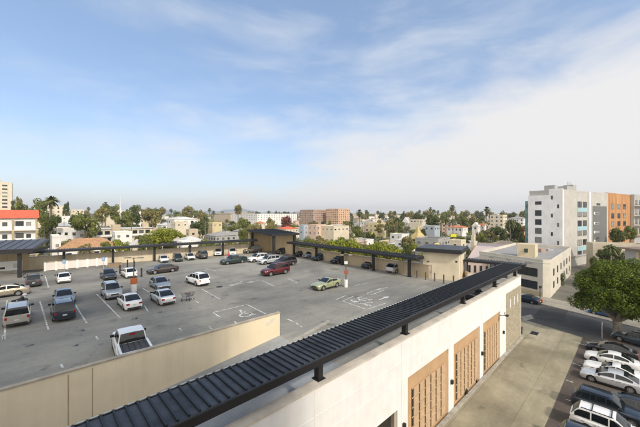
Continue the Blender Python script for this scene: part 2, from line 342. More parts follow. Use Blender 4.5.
e0 = G(524.5, 264.6, 7.6); e1 = G(464, 259, 7.6)
canopy('roof_canopy', e1, e0, 2.0, 9.75, .38, 'short charcoal canopy joining the cream stair house to the long ribbed canopy', [.4, 4.5], edge=False, postw=.22)
def along(p, d, s, off=0): n = Vector((-d.y, d.x)); q = p+d*s+n*off; return (q.x, q.y)
# left back canopy
def s_at(p, d, px, off=0):
    n = Vector((-d.y, d.x)); q = p+n*off; t = (px-CX)/F
    return (q.x-t*q.y)/(t*d.y-d.x)
s0 = s_at(P1, wl, 29, -1.6); s1 = s_at(P1, wl, 256, -1.6)
canopy('roof_canopy', along(P1, wl, s0, -2.6), along(P1, wl, s1, -2.6), 2.3, 10.45, .42, 'long dark carport canopy along the left perimeter wall of the deck', [s_at(P1, wl, px, -1.3)-s0 for px in (64, 113, 154.5, 190, 223)], edge=False, posty=1.3, postw=.42)
q0 = s_at(P3, wr, 292, -1.2); q1 = s_at(P3, wr, 421, -1.2)
canopy('roof_canopy', along(P3, wr, q0, -2.8), along(P3, wr, q1, -2.8), 2.4, 10.35, .42, 'dark carport canopy along the hedge side wall, left of the cream stair house', [s_at(P3, wr, px, -1.0)-q0 for px in (294.5, 317, 343, 374, 410)], edge=False, posty=1.6, postw=.42)
# corner canopy
cp = P3; cpost = Vector(G(274.8, 254.8, HD))
cc = empty('corner_canopy', (cp.x, cp.y, DECK), math.atan2(wl.y, wl.x), 'raised dark canopy roof over the far corner of the deck between two carport wings', 'canopy')
m = MB(); rp = [(-5.6, -11.8), (2.1, -11.8), (1.0, .7), (-6.8, .7)]
m.poly([(*rp[0], 5.1), (*rp[1], 5.1), (*rp[2], 5.75), (*rp[3], 5.75), (*rp[0], 5.55), (*rp[1], 5.55), (*rp[2], 6.2), (*rp[3], 6.2)], [(3, 2, 1, 0), (4, 5, 6, 7), (0, 1, 5, 4), (1, 2, 6, 5), (2, 3, 7, 6), (3, 0, 4, 7)], M['fascia']); ro = m.build('roof_slab', cc)
m = MB()
for i in range(18): m.bar((-5.5+i*.44, -11.7, 5.58), (-6.6+i*.44, .6, 6.23), .06, .07, M['rib'])
m.build('seam_rib', ro)
for (x, y) in ((-5.9, -.9), (-4.6, -10.9), (1.2, -10.9)):
    m = MB(); m.box(x-.28, x+.28, y-.28, y+.28, 0, 5.12 if y < -2 else 5.6, M['fascia']); m.build('post', cc)
# perimeter walls -------------------------------------------------------
def wall(name, p0, p1, z0, z1, th, m, label, cat='wall', joints=4.5, capm=None, group=None):
    p0 = Vector(p0); p1 = Vector(p1); L = (p1-p0).length; a = math.atan2(p1.y-p0.y, p1.x-p0.x)
    r = empty(name, (p0.x, p0.y, z0), a, label, cat, group); h = z1-z0
    w = MB(); w.box(0, L, 0, th, 0, h, m)
    k = joints
    while joints and k < L-.5: w.box(k-.03, k+.03, -.008, 0, max(0, h-6), h-.02, mat('joint_'+m.name, [c*.7 for c in m.node_tree.nodes['Color Ramp'].color_ramp.elements[0].color[:3]] if 'Color Ramp' in m.node_tree.nodes else (.3, .25, .18))); k += joints
    w.build('wall_body', r)
    w = MB(); w.box(-.03, L+.03, -.04, th+.04, h, h+.08, capm or M['cap']); w.build('coping', r)
    return r
wall('perimeter_wall', along(P1, wl, -45), along(P1, wl, -1.6), 0, DECK+3.3, .25, M['cream'], 'tall cream stucco wall under the ribbed roof at the far left of the deck')
wall('perimeter_wall', along(P1, wl, -1.6), along(P3, wl, -6.5), 0, DECK+2.35, .25, M['cream2'], 'long pale cream perimeter wall along the left back side of the parking deck')
wall('corner_wall', along(P3, wl, -6.5), along(P3, wl, 0), 0, DECK+5.2, .3, M['cream'], 'tall cream stucco wall under the left side of the raised corner canopy', joints=0)
wall('corner_wall', along(P3, wr, 0, .0), along(P3, wr, 11.2), 0, DECK+5.0, .3, M['cream'], 'tall cream stucco wall under the right side of the raised corner canopy', joints=0)
Lr = (PA-P3).length
wall('perimeter_wall', along(P3, wr, 11.2), along(P3, wr, Lr+1), 0, DECK+2.1, .25, mat('tan_wall', (.47, .38, .26), .9, var=.07, scale=.3, scale2=.5), 'tan perimeter wall in front of the bright green hedge on the deck')
wall('ramp_wall', uv(-40, 21.2), uv(15.6, 21.2), 1.6, 9.13, .22, mat('ramp_cream', (.83, .71, .51), .9, var=.04, scale=.3, bump=.15, scale2=.5), 'cream stucco wall beside the ramp with its sunlit end in the middle of the deck', joints=0, capm=M['cap'])
# joints + paint patch on ramp wall
o = bpy.data.objects['ramp_wall']
w = MB()
for u in (1.55, 2.6): w.box(40+u-.025, 40+u+.025, -.008, 0, 0, 7.4, mat('joint_dark', (.44, .34, .20)))
w.box(40+11.7, 55.6, -.005, 0, 0, 7.5, mat('cream_end', (.78, .66, .46), .9, var=.04, scale=.3))  # end stretch of the wall in a cream tone of its own
w.box(54.2, 55.1, -.009, -.005, 6.75, 7.25, mat('paint_touchup', (.76, .66, .50), .9)); w.build('joint', o)
w = MB(); q = [uv(12.2, 18.4), uv(21.0, 20.4), uv(21.0, 20.75), uv(12.2, 18.75)]; w.prism(q, DECK-.4, DECK+.12, M['kerb']); tag(w.build('ramp_kerb'), 'thin concrete kerb at the head of the ramp near the wall end', 'kerb')
wall('end_wall', uv(51.0, 18.4), tuple(PB+Vector((.55, .83))*5.5), 0, DECK+.9, .25, M['cream2'], 'low cream wall closing the deck beyond the cream stair house')

# stair house on the deck ------------------------------------------------
d = (PB-PA).normalized(); L = (PB-PA).length
sh = empty('stair_house', (PA.x, PA.y, DECK), math.atan2(d.y, d.x), 'cream stair house with flat dark overhanging roof and small door on the deck', 'stair house')
m = MB(); m.box(0, L, 0, 5.4, 0, 4.3, M['cream2']); m.build('wall', sh)
m = MB(); m.box(-1.0, L+.5, -.8, 6.4, 4.3, 4.85, M['fascia']); m.box(-.9, L+.4, -.7, 6.3, 4.85, 4.93, M['roofmetal']); m.build('roof', sh)
m = MB(); m.box(.45, 1.35, -.05, 0, 0, 2.15, mat('door_tan', (.52, .44, .33))); m.box(.40, .45, -.07, 0, 0, 2.2, M['cap']); m.box(1.35, 1.4, -.07, 0, 0, 2.2, M['cap']); m.box(.40, 1.4, -.07, 0, 2.15, 2.2, M['cap']); dr = m.build('door', sh)
m = MB(); m.box(1.2, 1.27, -.1, -.05, .95, 1.1, M['trim']); m.build('handle', dr)
m = MB(); m.box(.75, .95, -.15, 0, 2.6, 2.8, M['fascia']); m.build('door_lamp', sh)
m = MB(); m.box(L-.5, L-.2, -.03, 0, 2.9, 3.15, M['fascia']); m.build('vent', sh)
m = MB(); m.box(L-.0, L+.02, 1.2, 1.26, 0, 4.3, M['cap']); m.build('downpipe', sh)

# left ribbed roof block ---------------------------------------------------
q = Vector(G(19.5, 277, HD)); a = math.atan2(wl.y, wl.x)
lb = empty('stair_canopy', (q.x, q.y, DECK), a-.12, 'broad grey ribbed metal roof on dark posts at the left edge of the deck', 'canopy')
m = MB(); x0, x1, y0, y1 = -16, 1.9, -.6, 7.6
m.poly([(x0, y0, 4.25), (x1, y0, 4.25), (x1, y1, 5.3), (x0, y1, 5.3), (x0, y0, 4.65), (x1, y0, 4.65), (x1, y1, 5.7), (x0, y1, 5.7)], [(3, 2, 1, 0), (4, 5, 6, 7), (0, 1, 5, 4), (1, 2, 6, 5), (2, 3, 7, 6), (3, 0, 4, 7)], mat('grey_roof', (.10, .10, .11), .45, .3, var=.2)); ro = m.build('roof_sheet', lb)
m = MB()
for i in range(16): m.bar((x1-.3-i*1.1, y0+.05, 4.7), (x1-.3-i*1.1, y1-.1, 5.75), .12, .12, mat('rib_grey', (.14, .14, .15), .5, .2))
m.build('seam_rib', ro)
m = MB(); m.box(x0, x1, y0-.1, y0, 4.0, 4.72, M['fascia']); m.box(x1, x1+.1, y0, y1, 4.0, 4.5, M['fascia']); m.build('fascia', lb)
for x in (0, -9):
    m = MB(); m.box(x-.22, x+.22, -.2, .24, 0, 4.3, M['fascia']); m.build('post', lb)
q = Vector(G(9, 273.5, HD)); ub = empty('utility_cabinet', (q.x, q.y, DECK), a, 'white wall cabinet with small dark grille under the ribbed roof', 'cabinet')
m = MB(); m.box(-1.5, 1.6, 0, .5, .6, 2.2, M['white']); m.box(-1.5, 1.6, .05, .5, 0, .6, M['kerb']); m.build('cabinet_body', ub)
m = MB(); m.box(-1.1, -.5, -.03, 0, .9, 1.25, M['trim']); m.build('grille', ub)
m = MB(); m.box(.5, 1.2, -.03, 0, 1.0, 1.8, M['galv']); m.build('hatch', ub)

# white panel fence
f0 = Vector(G(45, 270.8, HD)); f1 = Vector(G(106.5, 264.8, HD)); d = (f1-f0).normalized(); L = (f1-f0).length
fe = empty('panel_fence', (f0.x, f0.y, DECK), math.atan2(d.y, d.x), 'low white panel fence with posts in front of the left perimeter wall', 'fence')
m = MB(); m.box(0, L, .05, .13, .1, 1.45, mat('fence_white', (.72, .66, .60), .8, var=.04))
m.build('panel', fe)
n = 6
for i in range(n+1):
    m = MB(); x = L*i/n; m.box(x-.16, x+.16, 0, .2, 0, 1.6, M['white']); m.build('post', fe)
# low brown planter
f0 = Vector(G(108, 267.3, HD)); f1 = Vector(G(122, 266, HD)); d = (f1-f0).normalized(); L = (f1-f0).length
m = MB(); m.box(0, L, 0, .8, 0, .75, mat('planter_brown', (.26, .19, .12), .9)); m.box(.1, L-.1, .1, .7, .75, .8, M['bark']); o = m.build('planter_wall'); o.location = (f0.x, f0.y, DECK); o.rotation_euler.z = math.atan2(d.y, d.x); tag(o, 'low brown planter wall to the right of the white panel fence', 'planter')

# ------------------------------------------------------------------ painted markings on the deck
mk = MB(); ZM = DECK+.006
def line(a, c, w=.12, h=HD, z=ZM, mb=None):
    p = Vector(G(*a, h)); q = Vector(G(*c, h)); d = (q-p).normalized(); n = Vector((-d.y, d.x))*w/2
    (mb or mk).face([(p.x-n.x, p.y-n.y, z), (q.x-n.x, q.y-n.y, z), (q.x+n.x, q.y+n.y, z), (p.x+n.x, p.y+n.y, z)], M['paintw'])
for a, c in (((40, 301), (48.4, 329)), ((75, 304), (86.9, 322.8)), ((96.9, 293.8), (120.3, 317.5)), ((7, 300), (4.4, 339)), ((201.6, 288.4), (220.3, 298.8)), ((189, 296), (199, 302.5)), ((143.2, 288), (148.7, 291.5)), ((61, 363.7), (63, 367.5)),
             ((45, 275), (48.5, 287)), ((179, 327.5), (182, 330)), ((209, 326), (212, 328.5)), ((234.5, 321), (238, 323.5)), ((144.5, 305), (148, 311)), ((212.8, 312), (247.2, 304)), ((247.2, 304), (265.9, 313.5)), ((212.8, 312), (220, 316.5)),
             ((228, 257.5), (236, 262)), ((262, 280), (275, 286)), ((288, 278), (297, 282)), ((321.5, 268.5), (329.5, 270)), ((334, 267), (343, 268.5)), ((356, 266), (364, 268)), ((342.5, 300.5), (366.8, 309)), ((366.8, 309), (386, 302.5)),
             ((336.5, 299), (345.5, 295)), ((342.5, 300.5), (354, 295.5)), ((367, 293), (380, 288)), ((371, 294.5), (384, 289.5)), ((375, 290), (388, 286.5)), ((355, 285), (368, 282.5)), ((232.5, 284.5), (243, 280.5)), ((206, 268), (216, 270.5)), ((200, 271), (208, 269)), ((2.5, 335), (3.2, 339)), ((96, 336), (98, 339))):
    line(a, c, .13)
# curved line beyond wall end
pp = [(287, 318.5), (291, 320), (295, 322), (299, 324.3), (302, 326.6)]
for a, c in zip(pp, pp[1:]): line(a, c, .12)
# arrows
def arrow(px, py, ang, L=2.2):
    p = Vector(G(px, py, HD)); d = Vector((math.cos(ang), math.sin(ang))); n = Vector((-d.y, d.x))
    def q(x, y): r = p+d*x+n*y; return (r.x, r.y, ZM)
    mk.face([q(-L/2, -.09), q(L*.1, -.09), q(L*.1, .09), q(-L/2, .09)], M['paintw']); mk.face([q(L*.1, -.38), q(L/2, 0), q(L*.1, .38)], M['paintw'])
arrow(235, 284, RU+math.pi); arrow(253, 281, RU+math.pi); arrow(384, 297.5, RU)
# wheelchair symbols
def wheelchair(px, py, s, ang):
    p = Vector(G(px, py, HD)); d = Vector((math.cos(ang), math.sin(ang))); n = Vector((-d.y, d.x))
    def q(x, y): r = p+d*x*s+n*y*s; return (r.x, r.y, ZM)
    def st_(x0, y0, x1, y1, w=.07):
        D = Vector((x1-x0, y1-y0)).normalized(); W = Vector((-D.y, D.x))*w
        mk.face([q(x0-W.x, y0-W.y), q(x1-W.x, y1-W.y), q(x1+W.x, y1+W.y), q(x0+W.x, y0+W.y)], M['paintw'])
    for k in range(11):
        a0 = rad(120+k*25); a1 = rad(120+(k+1)*25); st_(.1+.38*math.cos(a0), -.25+.38*math.sin(a0), .1+.38*math.cos(a1), -.25+.38*math.sin(a1))
    st_(0, .7, 0, .0); st_(0, .05, .45, .02); st_(.45, .02, .62, -.5); st_(.62, -.5, .8, -.45); st_(0, .4, .3, .35); mk.face([q(.12*math.cos(k*.785), .88+.12*math.sin(k*.785)) for k in range(8)], M['paintw'])
wheelchair(243, 313.5, 1.5, RU-.3); wheelchair(361, 300.5, 1.5, RU-.6)
for k in range(6):
    line((351+k*3.4, 299.2+k*1.1), (354.4+k*3.4, 302.0+k*.8-.9*(k % 2)), .3)
for k in range(3): line((358+k*5, 297+k*1.3), (362+k*5, 296.4+k*1.3), .28)
tag(mk.build('painted_markings'), kind='structure')
lm = MB()
for (a, c) in (((566, 379.5), (573, 382)), ((578, 402.5), (566, 399)), ((571, 340), (585, 345)), ((571, 362), (581, 365.5))): line(a, c, .11, EYE, .022, lm)
tag(lm.build('painted_markings'), kind='structure')
sb = MB(); rs_ = random.Random(8); sm_ = mat('oil_stain', (.15, .145, .135), .6, var=.5, scale=3)
for (px, py) in ((58, 312), (100, 302), (80, 330), (135, 318), (128, 330), (160, 312), (30, 300), (214, 296), (226, 292), (240, 290), (262, 277), (298, 280), (300, 290), (318, 276), (352, 271), (365, 275), (384, 279), (30, 345), (75, 345), (190, 308), (250, 270), (222, 275), (150, 283), (400, 283), (325, 296)):
    X, Y = G(px, py, HD); q = rs_.uniform(.12, .38)
    for j in range(rs_.randint(1, 4)):
        x0, y0 = X+rs_.uniform(-1, 1)*.9*(j > 0), Y+rs_.uniform(-1, 1)*.9*(j > 0); qq = q*(1 if j == 0 else rs_.uniform(.25, .5))
        sb.face([(x0+math.cos(k*.45)*qq*rs_.uniform(.7, 1.2), y0+math.sin(k*.45)*qq*rs_.uniform(.7, 1.2), DECK+.004) for k in range(14)], sm_)
tag(sb.build('oil_stains'), kind='structure')
# thin dark stain / manhole
X, Y = G(219.5, 286.3, HD); m = MB(); m.tube([(0, 0, 0), (0, 0, .03)], [.45, .45], M['trim'], 16); m.box(-.25, .25, -.03, .03, .03, .04, M['fascia']); o = m.build('deck_drain'); o.location = (X, Y, DECK); tag(o, 'small round dark drain lid on the deck right of the white off-road wagon', 'drain cover')

# light poles ----------------------------------------------------------------
def light_pole(px, py, label, sgn, h, baser, arm):
    X, Y = G(px, py, HD); r = empty('light_pole', (X, Y, DECK), 0, label, 'light pole', 'light poles on concrete bases on the deck')
    m = MB(); m.tube([(0, 0, 0), (0, 0, 1.05)], [baser, baser], M['white'], 16); m.build('concrete_base', r, True)
    m = MB(); m.tube([(0, 0, 1.05), (0, 0, 1.06), (0, 0, h)], [.1, .085, .06], mat('pole_bronze', (.13, .10, .08), .6, .3), 8); m.build('pole', r, True)
    for s in (-1, 1):
        m = MB(); m.bar((0, 0, h-.1), (s*arm*.5, 0, h-.02), .06, .06, M['trim']); m.box(min(s*arm*.45, s*arm), max(s*arm*.45, s*arm), -.22, .22, h-.08, h+.06, mat('lamp_head', (.28, .25, .17), .5)); m.build('lamp_head', r)
    if sgn == 'orange':
        m = MB(); m.tube([(0, 0, 1.05), (0, 0, 1.75)], [baser*1.08, baser*1.08], mat('orange_band', (.50, .13, .04), .7), 16); m.build('warning_band', r, True)
    else:
        m = MB(); m.box(-.32, .32, -.13, -.1, 1.9, 2.4, mat('rust_sign', (.30, .09, .06), .7)); m.build('sign_plate', r)
        m = MB(); m.box(-.25, .25, -.13, -.1, 3.3, 3.7, M['plate']); m.build('sign_plate', r)
    return r
light_pole(133.8, 290.8, 'double-headed light pole with orange band on its white base, left part of the deck', 'orange', 4.55, .38, 1.25)
light_pole(346, 286.5, 'double-headed light pole with small red sign, behind the pale green coupe', 'red', 4.6, .26, .8)
# accessible parking signs
for px, py, lab in ((103.5, 268.8, 'blue square parking sign on a thin pole right of the white panel fence'), (64.3, 272, 'blue square parking sign on a thin pole in front of the white panel fence')):
    X, Y = G(px, py, HD); r = empty('parking_sign', (X, Y, DECK), 0, lab, 'sign', 'blue parking signs by the left wall')
    m = MB(); m.tube([(0, 0, 0), (0, 0, 2.35)], [.035, .035], M['galv'], 6); m.build('pole', r)
    m = MB(); m.box(-.3, .3, -.06, -.04, 1.6, 2.3, mat('sign_blue', (.20, .33, .52), .5)); pl = m.build('sign_plate', r)
    m = MB(); m.box(-.04, .04, -.065, -.06, 1.95, 2.15, M['plate']); m.box(-.04, .14, -.065, -.06, 1.88, 1.95, M['plate']); m.box(-.12, -.05, -.065, -.06, 1.75, 1.95, M['plate']); m.build('symbol', pl)
# bollards
ords = ['first', 'second', 'third', 'fourth', 'fifth', 'sixth', 'seventh', 'eighth', 'ninth', 'tenth', 'eleventh', 'twelfth', 'thirteenth', 'fourteenth', 'fifteenth', 'sixteenth', 'seventeenth', 'eighteenth', 'nineteenth', 'twentieth']
for i, (px, py, h) in enumerate(((416.9, 277.2, 1.2), (425.6, 279.2, 1.25), (434.6, 280.6, 1.3), (443.8, 283, 1.35), (453.5, 284.4, 1.4))):
    X, Y = G(px, py, HD); m = MB(); m.tube([(0, 0, 0), (0, 0, h-.05), (0, 0, h)], [.1, .1, .05], mat('bollard_brown', (.10, .08, .065), .7), 10); o = m.build('bollard', smooth=True); o.location = (X, Y, DECK); tag(o, f'dark bollard before the cream stair house, {ords[i]} from the left', 'bollard', 'bollards in front of the stair house')
for i, (px, py, lab) in enumerate(((120, 273, 'dark bollard just left of the white hatchback by the left light pole'), (127.5, 267, 'dark bollard behind the white hatchback, left of the light pole'), (134.3, 268, 'dark bollard directly behind the light pole with the orange band'), (141.5, 276.5, 'dark bollard between the orange banded light pole and the brown sedan'))):
    X, Y = G(px, py, HD); m = MB(); m.tube([(0, 0, 0), (0, 0, 1.45), (0, 0, 1.5)], [.12, .12, .05], M['trim'], 10); o = m.build('bollard', smooth=True); o.location = (X, Y, DECK); tag(o, lab, 'bollard', 'bollards by the left wall')

# ------------------------------------------------------------------ cars
def interp(pts, x):
    if x <= pts[0][0]: return pts[0][1]
    for (a, b_), (c, d_) in zip(pts, pts[1:]):
        if x <= c: return b_+(d_-b_)*(x-a)/(c-a)
    return pts[-1][1]
# lengths along x, + = front.  top: lower body line, gh: (rear base, rear roof, front roof, windscreen base), H
TYPES = dict(
 sedan=dict(L=4.75, W=1.82, top=[(-2.375, .72), (-2.3, .95), (-1.75, 1.0), (-.9, .98), (.8, .93), (1.3, .90), (2.0, .80), (2.3, .66), (2.375, .5)], gh=(-1.95, -.80, .22, 1.25), H=1.46, wb=2.75, r=.33, np=2),
 coupe=dict(L=4.75, W=1.85, top=[(-2.375, .72), (-2.3, .98), (-1.6, 1.02), (-.9, .97), (.6, .95), (.9, .94), (2.1, .84), (2.32, .70), (2.375, .5)], gh=(-1.85, -.70, -.1, .9), H=1.38, wb=2.72, r=.34, np=2),
 suv=dict(L=4.7, W=1.90, top=[(-2.375, .75), (-2.33, 1.08), (-1.5, 1.08), (-.9, 1.08), (.8, 1.06), (1.2, 1.06), (2.05, .98), (2.3, .82), (2.375, .6)], gh=(-2.26, -1.75, .30, 1.15), H=1.74, wb=2.8, r=.37, np=3),
 hatch=dict(L=4.3, W=1.80, top=[(-2.15, .7), (-2.1, .98), (-1.5, .98), (-.9, .96), (.7, .94), (1.1, .92), (1.85, .82), (2.1, .68), (2.15, .5)], gh=(-2.02, -1.25, .15, 1.1), H=1.50, wb=2.6, r=.32, np=2),
 beetle=dict(L=4.2, W=1.80, top=[(-2.1, .6), (-2.0, .80), (-1.5, .95), (-.9, .97), (.6, .95), (1.0, .93), (1.7, .84), (2.0, .68), (2.1, .5)], gh=(-1.75, -.75, .2, .9), H=1.49, wb=2.52, r=.34, np=2),
 van=dict(L=5.0, W=1.98, top=[(-2.5, .7), (-2.46, 1.05), (-1.5, 1.06), (-.9, 1.05), (1.1, 1.0), (1.5, .98), (2.2, .86), (2.45, .68), (2.5, .5)], gh=(-2.42, -2.1, .55, 1.55), H=1.75, wb=3.0, r=.34, np=3),
 pickup=dict(L=5.85, W=2.02, top=[(-2.925, .8), (-2.9, 1.0), (-1.5, 1.0), (-.95, 1.28), (.9, 1.22), (1.25, 1.22), (2.6, 1.12), (2.85, .95), (2.925, .6)], gh=(-1.05, -.85, .55, 1.25), H=1.93, wb=3.65, r=.40, np=2),
)
def car_proto(kind):
    T = TYPES[kind]; L, W, H, r = T['L'], T['W'], T['H'], T['r']; hl = L/2; cl = .2 if kind not in ('suv', 'pickup') else .27
    xf = T['wb']/2+.02*L; xr = xf-T['wb']; Ra = r+.07; zt = T['top']
    root = empty(kind+'_car', (0, 0, 0)); P = paint('silver', (.5, .5, .5))
    xs = sorted(set([round(-hl+L*i/30, 3) for i in range(31)]+[round(c+Ra*math.cos(rad(k)), 3) for c in (xf, xr) for k in range(0, 181, 20)]+[-hl+.04, hl-.04, -hl+.12, hl-.12]))
    b = MB(); secs = []
    for x in xs:
        s = abs(x)/hl; hw = W/2*(1-.03*s**2-.16*s**8); z1 = interp(zt, x); zb = cl + (.12*max(0, (s-.93)/.07))
        for c in (xf, xr):
            if abs(x-c) < Ra: zb = max(zb, r+math.sqrt(Ra*Ra-(x-c)**2))
        z1 = max(z1, zb+.05); lv = [(.93, zb), (.985, max(zb, cl+.18)), (1.0, max(zb, cl+.36)), (.985, max(zb, z1-.14)), (.94, max(zb+.02, z1-.05)), (.84, z1)]
        sec = [(x, -hw*f, z) for f, z in lv]+[(x, -hw*.4, z1+.035), (x, 0, z1+.045), (x, hw*.4, z1+.035)]+[(x, hw*f, z) for f, z in lv[::-1]]
        secs.append(sec)
    n = len(secs[0]); vs = [p for s_ in secs for p in s_]; fs = []
    for i in range(len(secs)-1):
        for k in range(n): fs.append((i*n+k, (i+1)*n+k, (i+1)*n+(k+1) % n, i*n+(k+1) % n))
    fs.append(tuple(range(n))); fs.append(tuple((len(secs)-1)*n+k for k in range(n))[::-1]); b.poly(vs, fs, P)
    # cabin
    g0, g1, g2, g3 = T['gh']; yb = W/2*.90; yt = W/2*.70 if kind not in ('suv', 'van', 'pickup') else W/2*.76
    def zbase(x): return interp(zt, x)-.015
    def cabpt(x, t, side):   # t 0 base .. 1 roof line
        q_ = 1.3 if kind in ('sedan', 'coupe', 'beetle', 'hatch') else 1.18; dp = .05 if kind in ('sedan', 'coupe', 'beetle', 'hatch') else .03
        if x <= g1: top = zbase(g0)+(H-dp-zbase(g0))*(1-(1-(x-g0)/max(.01, g1-g0))**q_)
        elif x >= g2: top = zbase(g3)+(H-dp-zbase(g3))*(1-(1-(g3-x)/max(.01, g3-g2))**q_)
        else: top = H-dp+dp*math.sin(math.pi*(x-g1)/(g2-g1))
        zb_ = zbase(x); k = (top-zb_)/(H-zb_+1e-6)*t
        return (x, side*(yb-(yb-yt)*k), zb_+(top-zb_)*t)
    cx = [g0+(g1-g0)*k/5 for k in range(5)]+[g1+(g2-g1)*k/6 for k in range(6)]+[g2+(g3-g2)*k/5 for k in range(6)]
    secs = []
    for x in cx:
        a0 = cabpt(x, 0, -1); a1 = cabpt(x, 1, -1); tz = a1[2]
        secs.append([a0, a1, (x, a1[1]*.86, tz+.03*min(1, (tz-a0[2])*3)), (x, 0, tz+.05*min(1, (tz-a0[2])*3)), (x, -a1[1]*.86, tz+.03*min(1, (tz-a0[2])*3)), cabpt(x, 1, 1), cabpt(x, 0, 1)])
    n = 7; vs = [p for s_ in secs for p in s_]; fs = []
    for i in range(len(secs)-1):
        for k in range(n-1): fs.append((i*n+k, (i+1)*n+k, (i+1)*n+k+1, i*n+k+1))
    b.poly(vs, fs, P)
    # door seams, sill trim
    for sd in (-1, 1):
        y = sd*(W/2*.992)
        for x in (g3-.25, (g2+g1)/2-.05, max(xr+Ra+.02, g1-.1)):
            b.box(x-.008, x+.008, min(y, y+sd*.006), max(y, y+sd*.006), cl+.3, interp(zt, x)-.15, M['trim'])
        b.box(xr+Ra+.03, xf-Ra-.03, min(y*.99, y*.985+sd*.02), max(y*.99, y*.985+sd*.02), cl-.0, cl+.12, M['trim'])
        for x in ((g2+g1)/2+.1, g1+.15): b.box(x, x+.17, min(y, y+sd*.02), max(y, y+sd*.02), .82*interp(zt, x), .82*interp(zt, x)+.03, M['trim'])
    b.box(-hl-.012, -hl+.02, -W*.36, W*.36, .28, .42, M['trim']); b.box(hl-.03, hl+.012, -W*.34, W*.34, .24, .36, M['trim'])
    bo = b.build('body', root, True)
    if kind == 'pickup':
        t = MB(); t.box(-2.88, -1.0, -.80, .80, 1.22, 1.27, mat('bed_cover', (.06, .06, .065), .7))
        for k in range(5): t.box(-2.86, -1.02, -.7+k*.34, -.66+k*.34, 1.27, 1.285, M['trim'])
        t.build('bed_cover', root)
        for sd in (-1, 1):
            t = MB(); t.box(-2.9, -.98, min(sd*.82, sd*.96), max(sd*.82, sd*.96), .95, 1.34, P); t.build('bed_side', root)
        t = MB(); t.box(-2.94, -2.86, -.94, .94, .6, 1.33, P); t.box(-2.95, -2.94, -.2, .2, 1.1, 1.2, M['trim']); t.build('tailgate', root)
        t = MB(); t.box(-.98, -.93, -.2, .2, H-.16, H-.06, M['red']); t.build('brake_light', root)
    # panes
    def quad(mb, ps, m, off=.008):
        ps = [Vector(p) for p in ps]; nrm = (ps[1]-ps[0]).cross(ps[2]-ps[0]).normalized(); c = sum(ps, Vector())/len(ps)
        if nrm.dot(c-Vector((c.x*.9, 0, .8))) < 0: nrm = -nrm
        mb.face([p+nrm*off for p in ps], m); mb.face([p-nrm*.002 for p in ps][::-1], m)
    def lerp(p, q, t): return tuple(p[i]+(q[i]-p[i])*t for i in range(3))
    for nm, xa, xb in (('windshield', g3, g2), ('rear_window', g0, g1)):
        w_ = MB(); xs_ = [xa+(xb-xa)*f for f in (.08, .28, .48, .68, .84, .97)]; s_ = 1 if xa > 0 else -1; rows_ = []
        for x0 in xs_:
            c0 = cabpt(x0, 1, -1); k0 = min(1, (c0[2]-zbase(x0))*3); yy = c0[1]*.91
            rows_.append([(x0+s_*.012, yy*f, c0[2]+(.05-.028*abs(f))*k0+.010) for f in (-1, -.5, 0, .5, 1)])
        for ra, rb_ in zip(rows_, rows_[1:]):
            for k in range(4): w_.face([ra[k], ra[k+1], rb_[k+1], rb_[k]], M['carglass'])
        w_.build(nm, root, True)
    np_ = T['np']; spans = []
    for sd in (-1, 1):
        xa, xb = g0+(g1-g0)*.38, g3-(g3-g2)*.20
        cuts = [xa+(xb-xa)*k/np_ for k in range(np_+1)]
        for k in range(np_):
            w_ = MB(); x0 = cuts[k]+.045; x1 = cuts[k+1]-.045; seg = [x0+(x1-x0)*f for f in (0, .25, .5, .75, 1)]
            lo = [cabpt(x, .0, sd) for x in seg]; hi = [cabpt(x, 1, sd) for x in seg]
            for i in range(len(seg)-1):
                p = [lerp(lo[i], hi[i], .12), lerp(lo[i+1], hi[i+1], .12), lerp(lo[i+1], hi[i+1], .88), lerp(lo[i], hi[i], .88)]
                w_.face([(q[0], q[1]+sd*.012, q[2]) for q in p], M['carglass'])
            w_.build('side_window', root)
    tw = MB(); w2 = .22; prof = [(r*.66, -w2/2), (r*.93, -w2/2), (r, -w2/2+.04), (r, w2/2-.04), (r*.93, w2/2), (r*.66, w2/2)]; vs = []; fs = []; K = 20
    for k in range(K):
        a_ = 2*math.pi*k/K
        for (rr_, y) in prof: vs.append((rr_*math.cos(a_), y, rr_*math.sin(a_)))
    q = len(prof)
    for k in range(K):
        for j in range(q-1): fs.append((k*q+j, k*q+j+1, ((k+1) % K)*q+j+1, ((k+1) % K)*q+j))
    fs.append(tuple(k*q for k in range(K))); fs.append(tuple(k*q+q-1 for k in range(K))[::-1]); tw.poly(vs, fs, M['rubber']); tm = tw.mesh('wheel', True)
    rm = MB(); rm.tube([(0, -w2/2-.01, 0), (0, -w2/2+.01, 0)], [r*.2, r*.2], M['chrome'], 10); rm.tube([(0, w2/2-.01, 0), (0, w2/2+.01, 0)], [r*.2, r*.2], M['chrome'], 10)
    for sd in (-1, 1):
        y = sd*(w2/2+.002); K2 = 20
        for k in range(K2):
            a0, a1 = 2*math.pi*k/K2, 2*math.pi*(k+1)/K2
            rm.face([(r*.56*math.cos(a0), y, r*.56*math.sin(a0)), (r*.66*math.cos(a0), y, r*.66*math.sin(a0)), (r*.66*math.cos(a1), y, r*.66*math.sin(a1)), (r*.56*math.cos(a1), y, r*.56*math.sin(a1))], M['chrome'])
        for k in range(5):
            a_ = 2*math.pi*k/5; c_, s_ = math.cos(a_), math.sin(a_); px_, pz_ = -s_*.055, c_*.055
            rm.face([(px_*1.2, y, pz_*1.2), (r*.6*c_+px_, y, r*.6*s_+pz_), (r*.6*c_-px_, y, r*.6*s_-pz_), (-px_*1.2, y, -pz_*1.2)], M['chrome'])
    rmm = rm.mesh('rim')
    for x in (xf, xr):
        for sd in (-1, 1):
            o = bpy.data.objects.new('wheel', tm); COL.objects.link(o); o.parent = root; o.location = (x, sd*(W/2-.14), r)
            p = bpy.data.objects.new('rim', rmm); COL.objects.link(p); p.parent = o
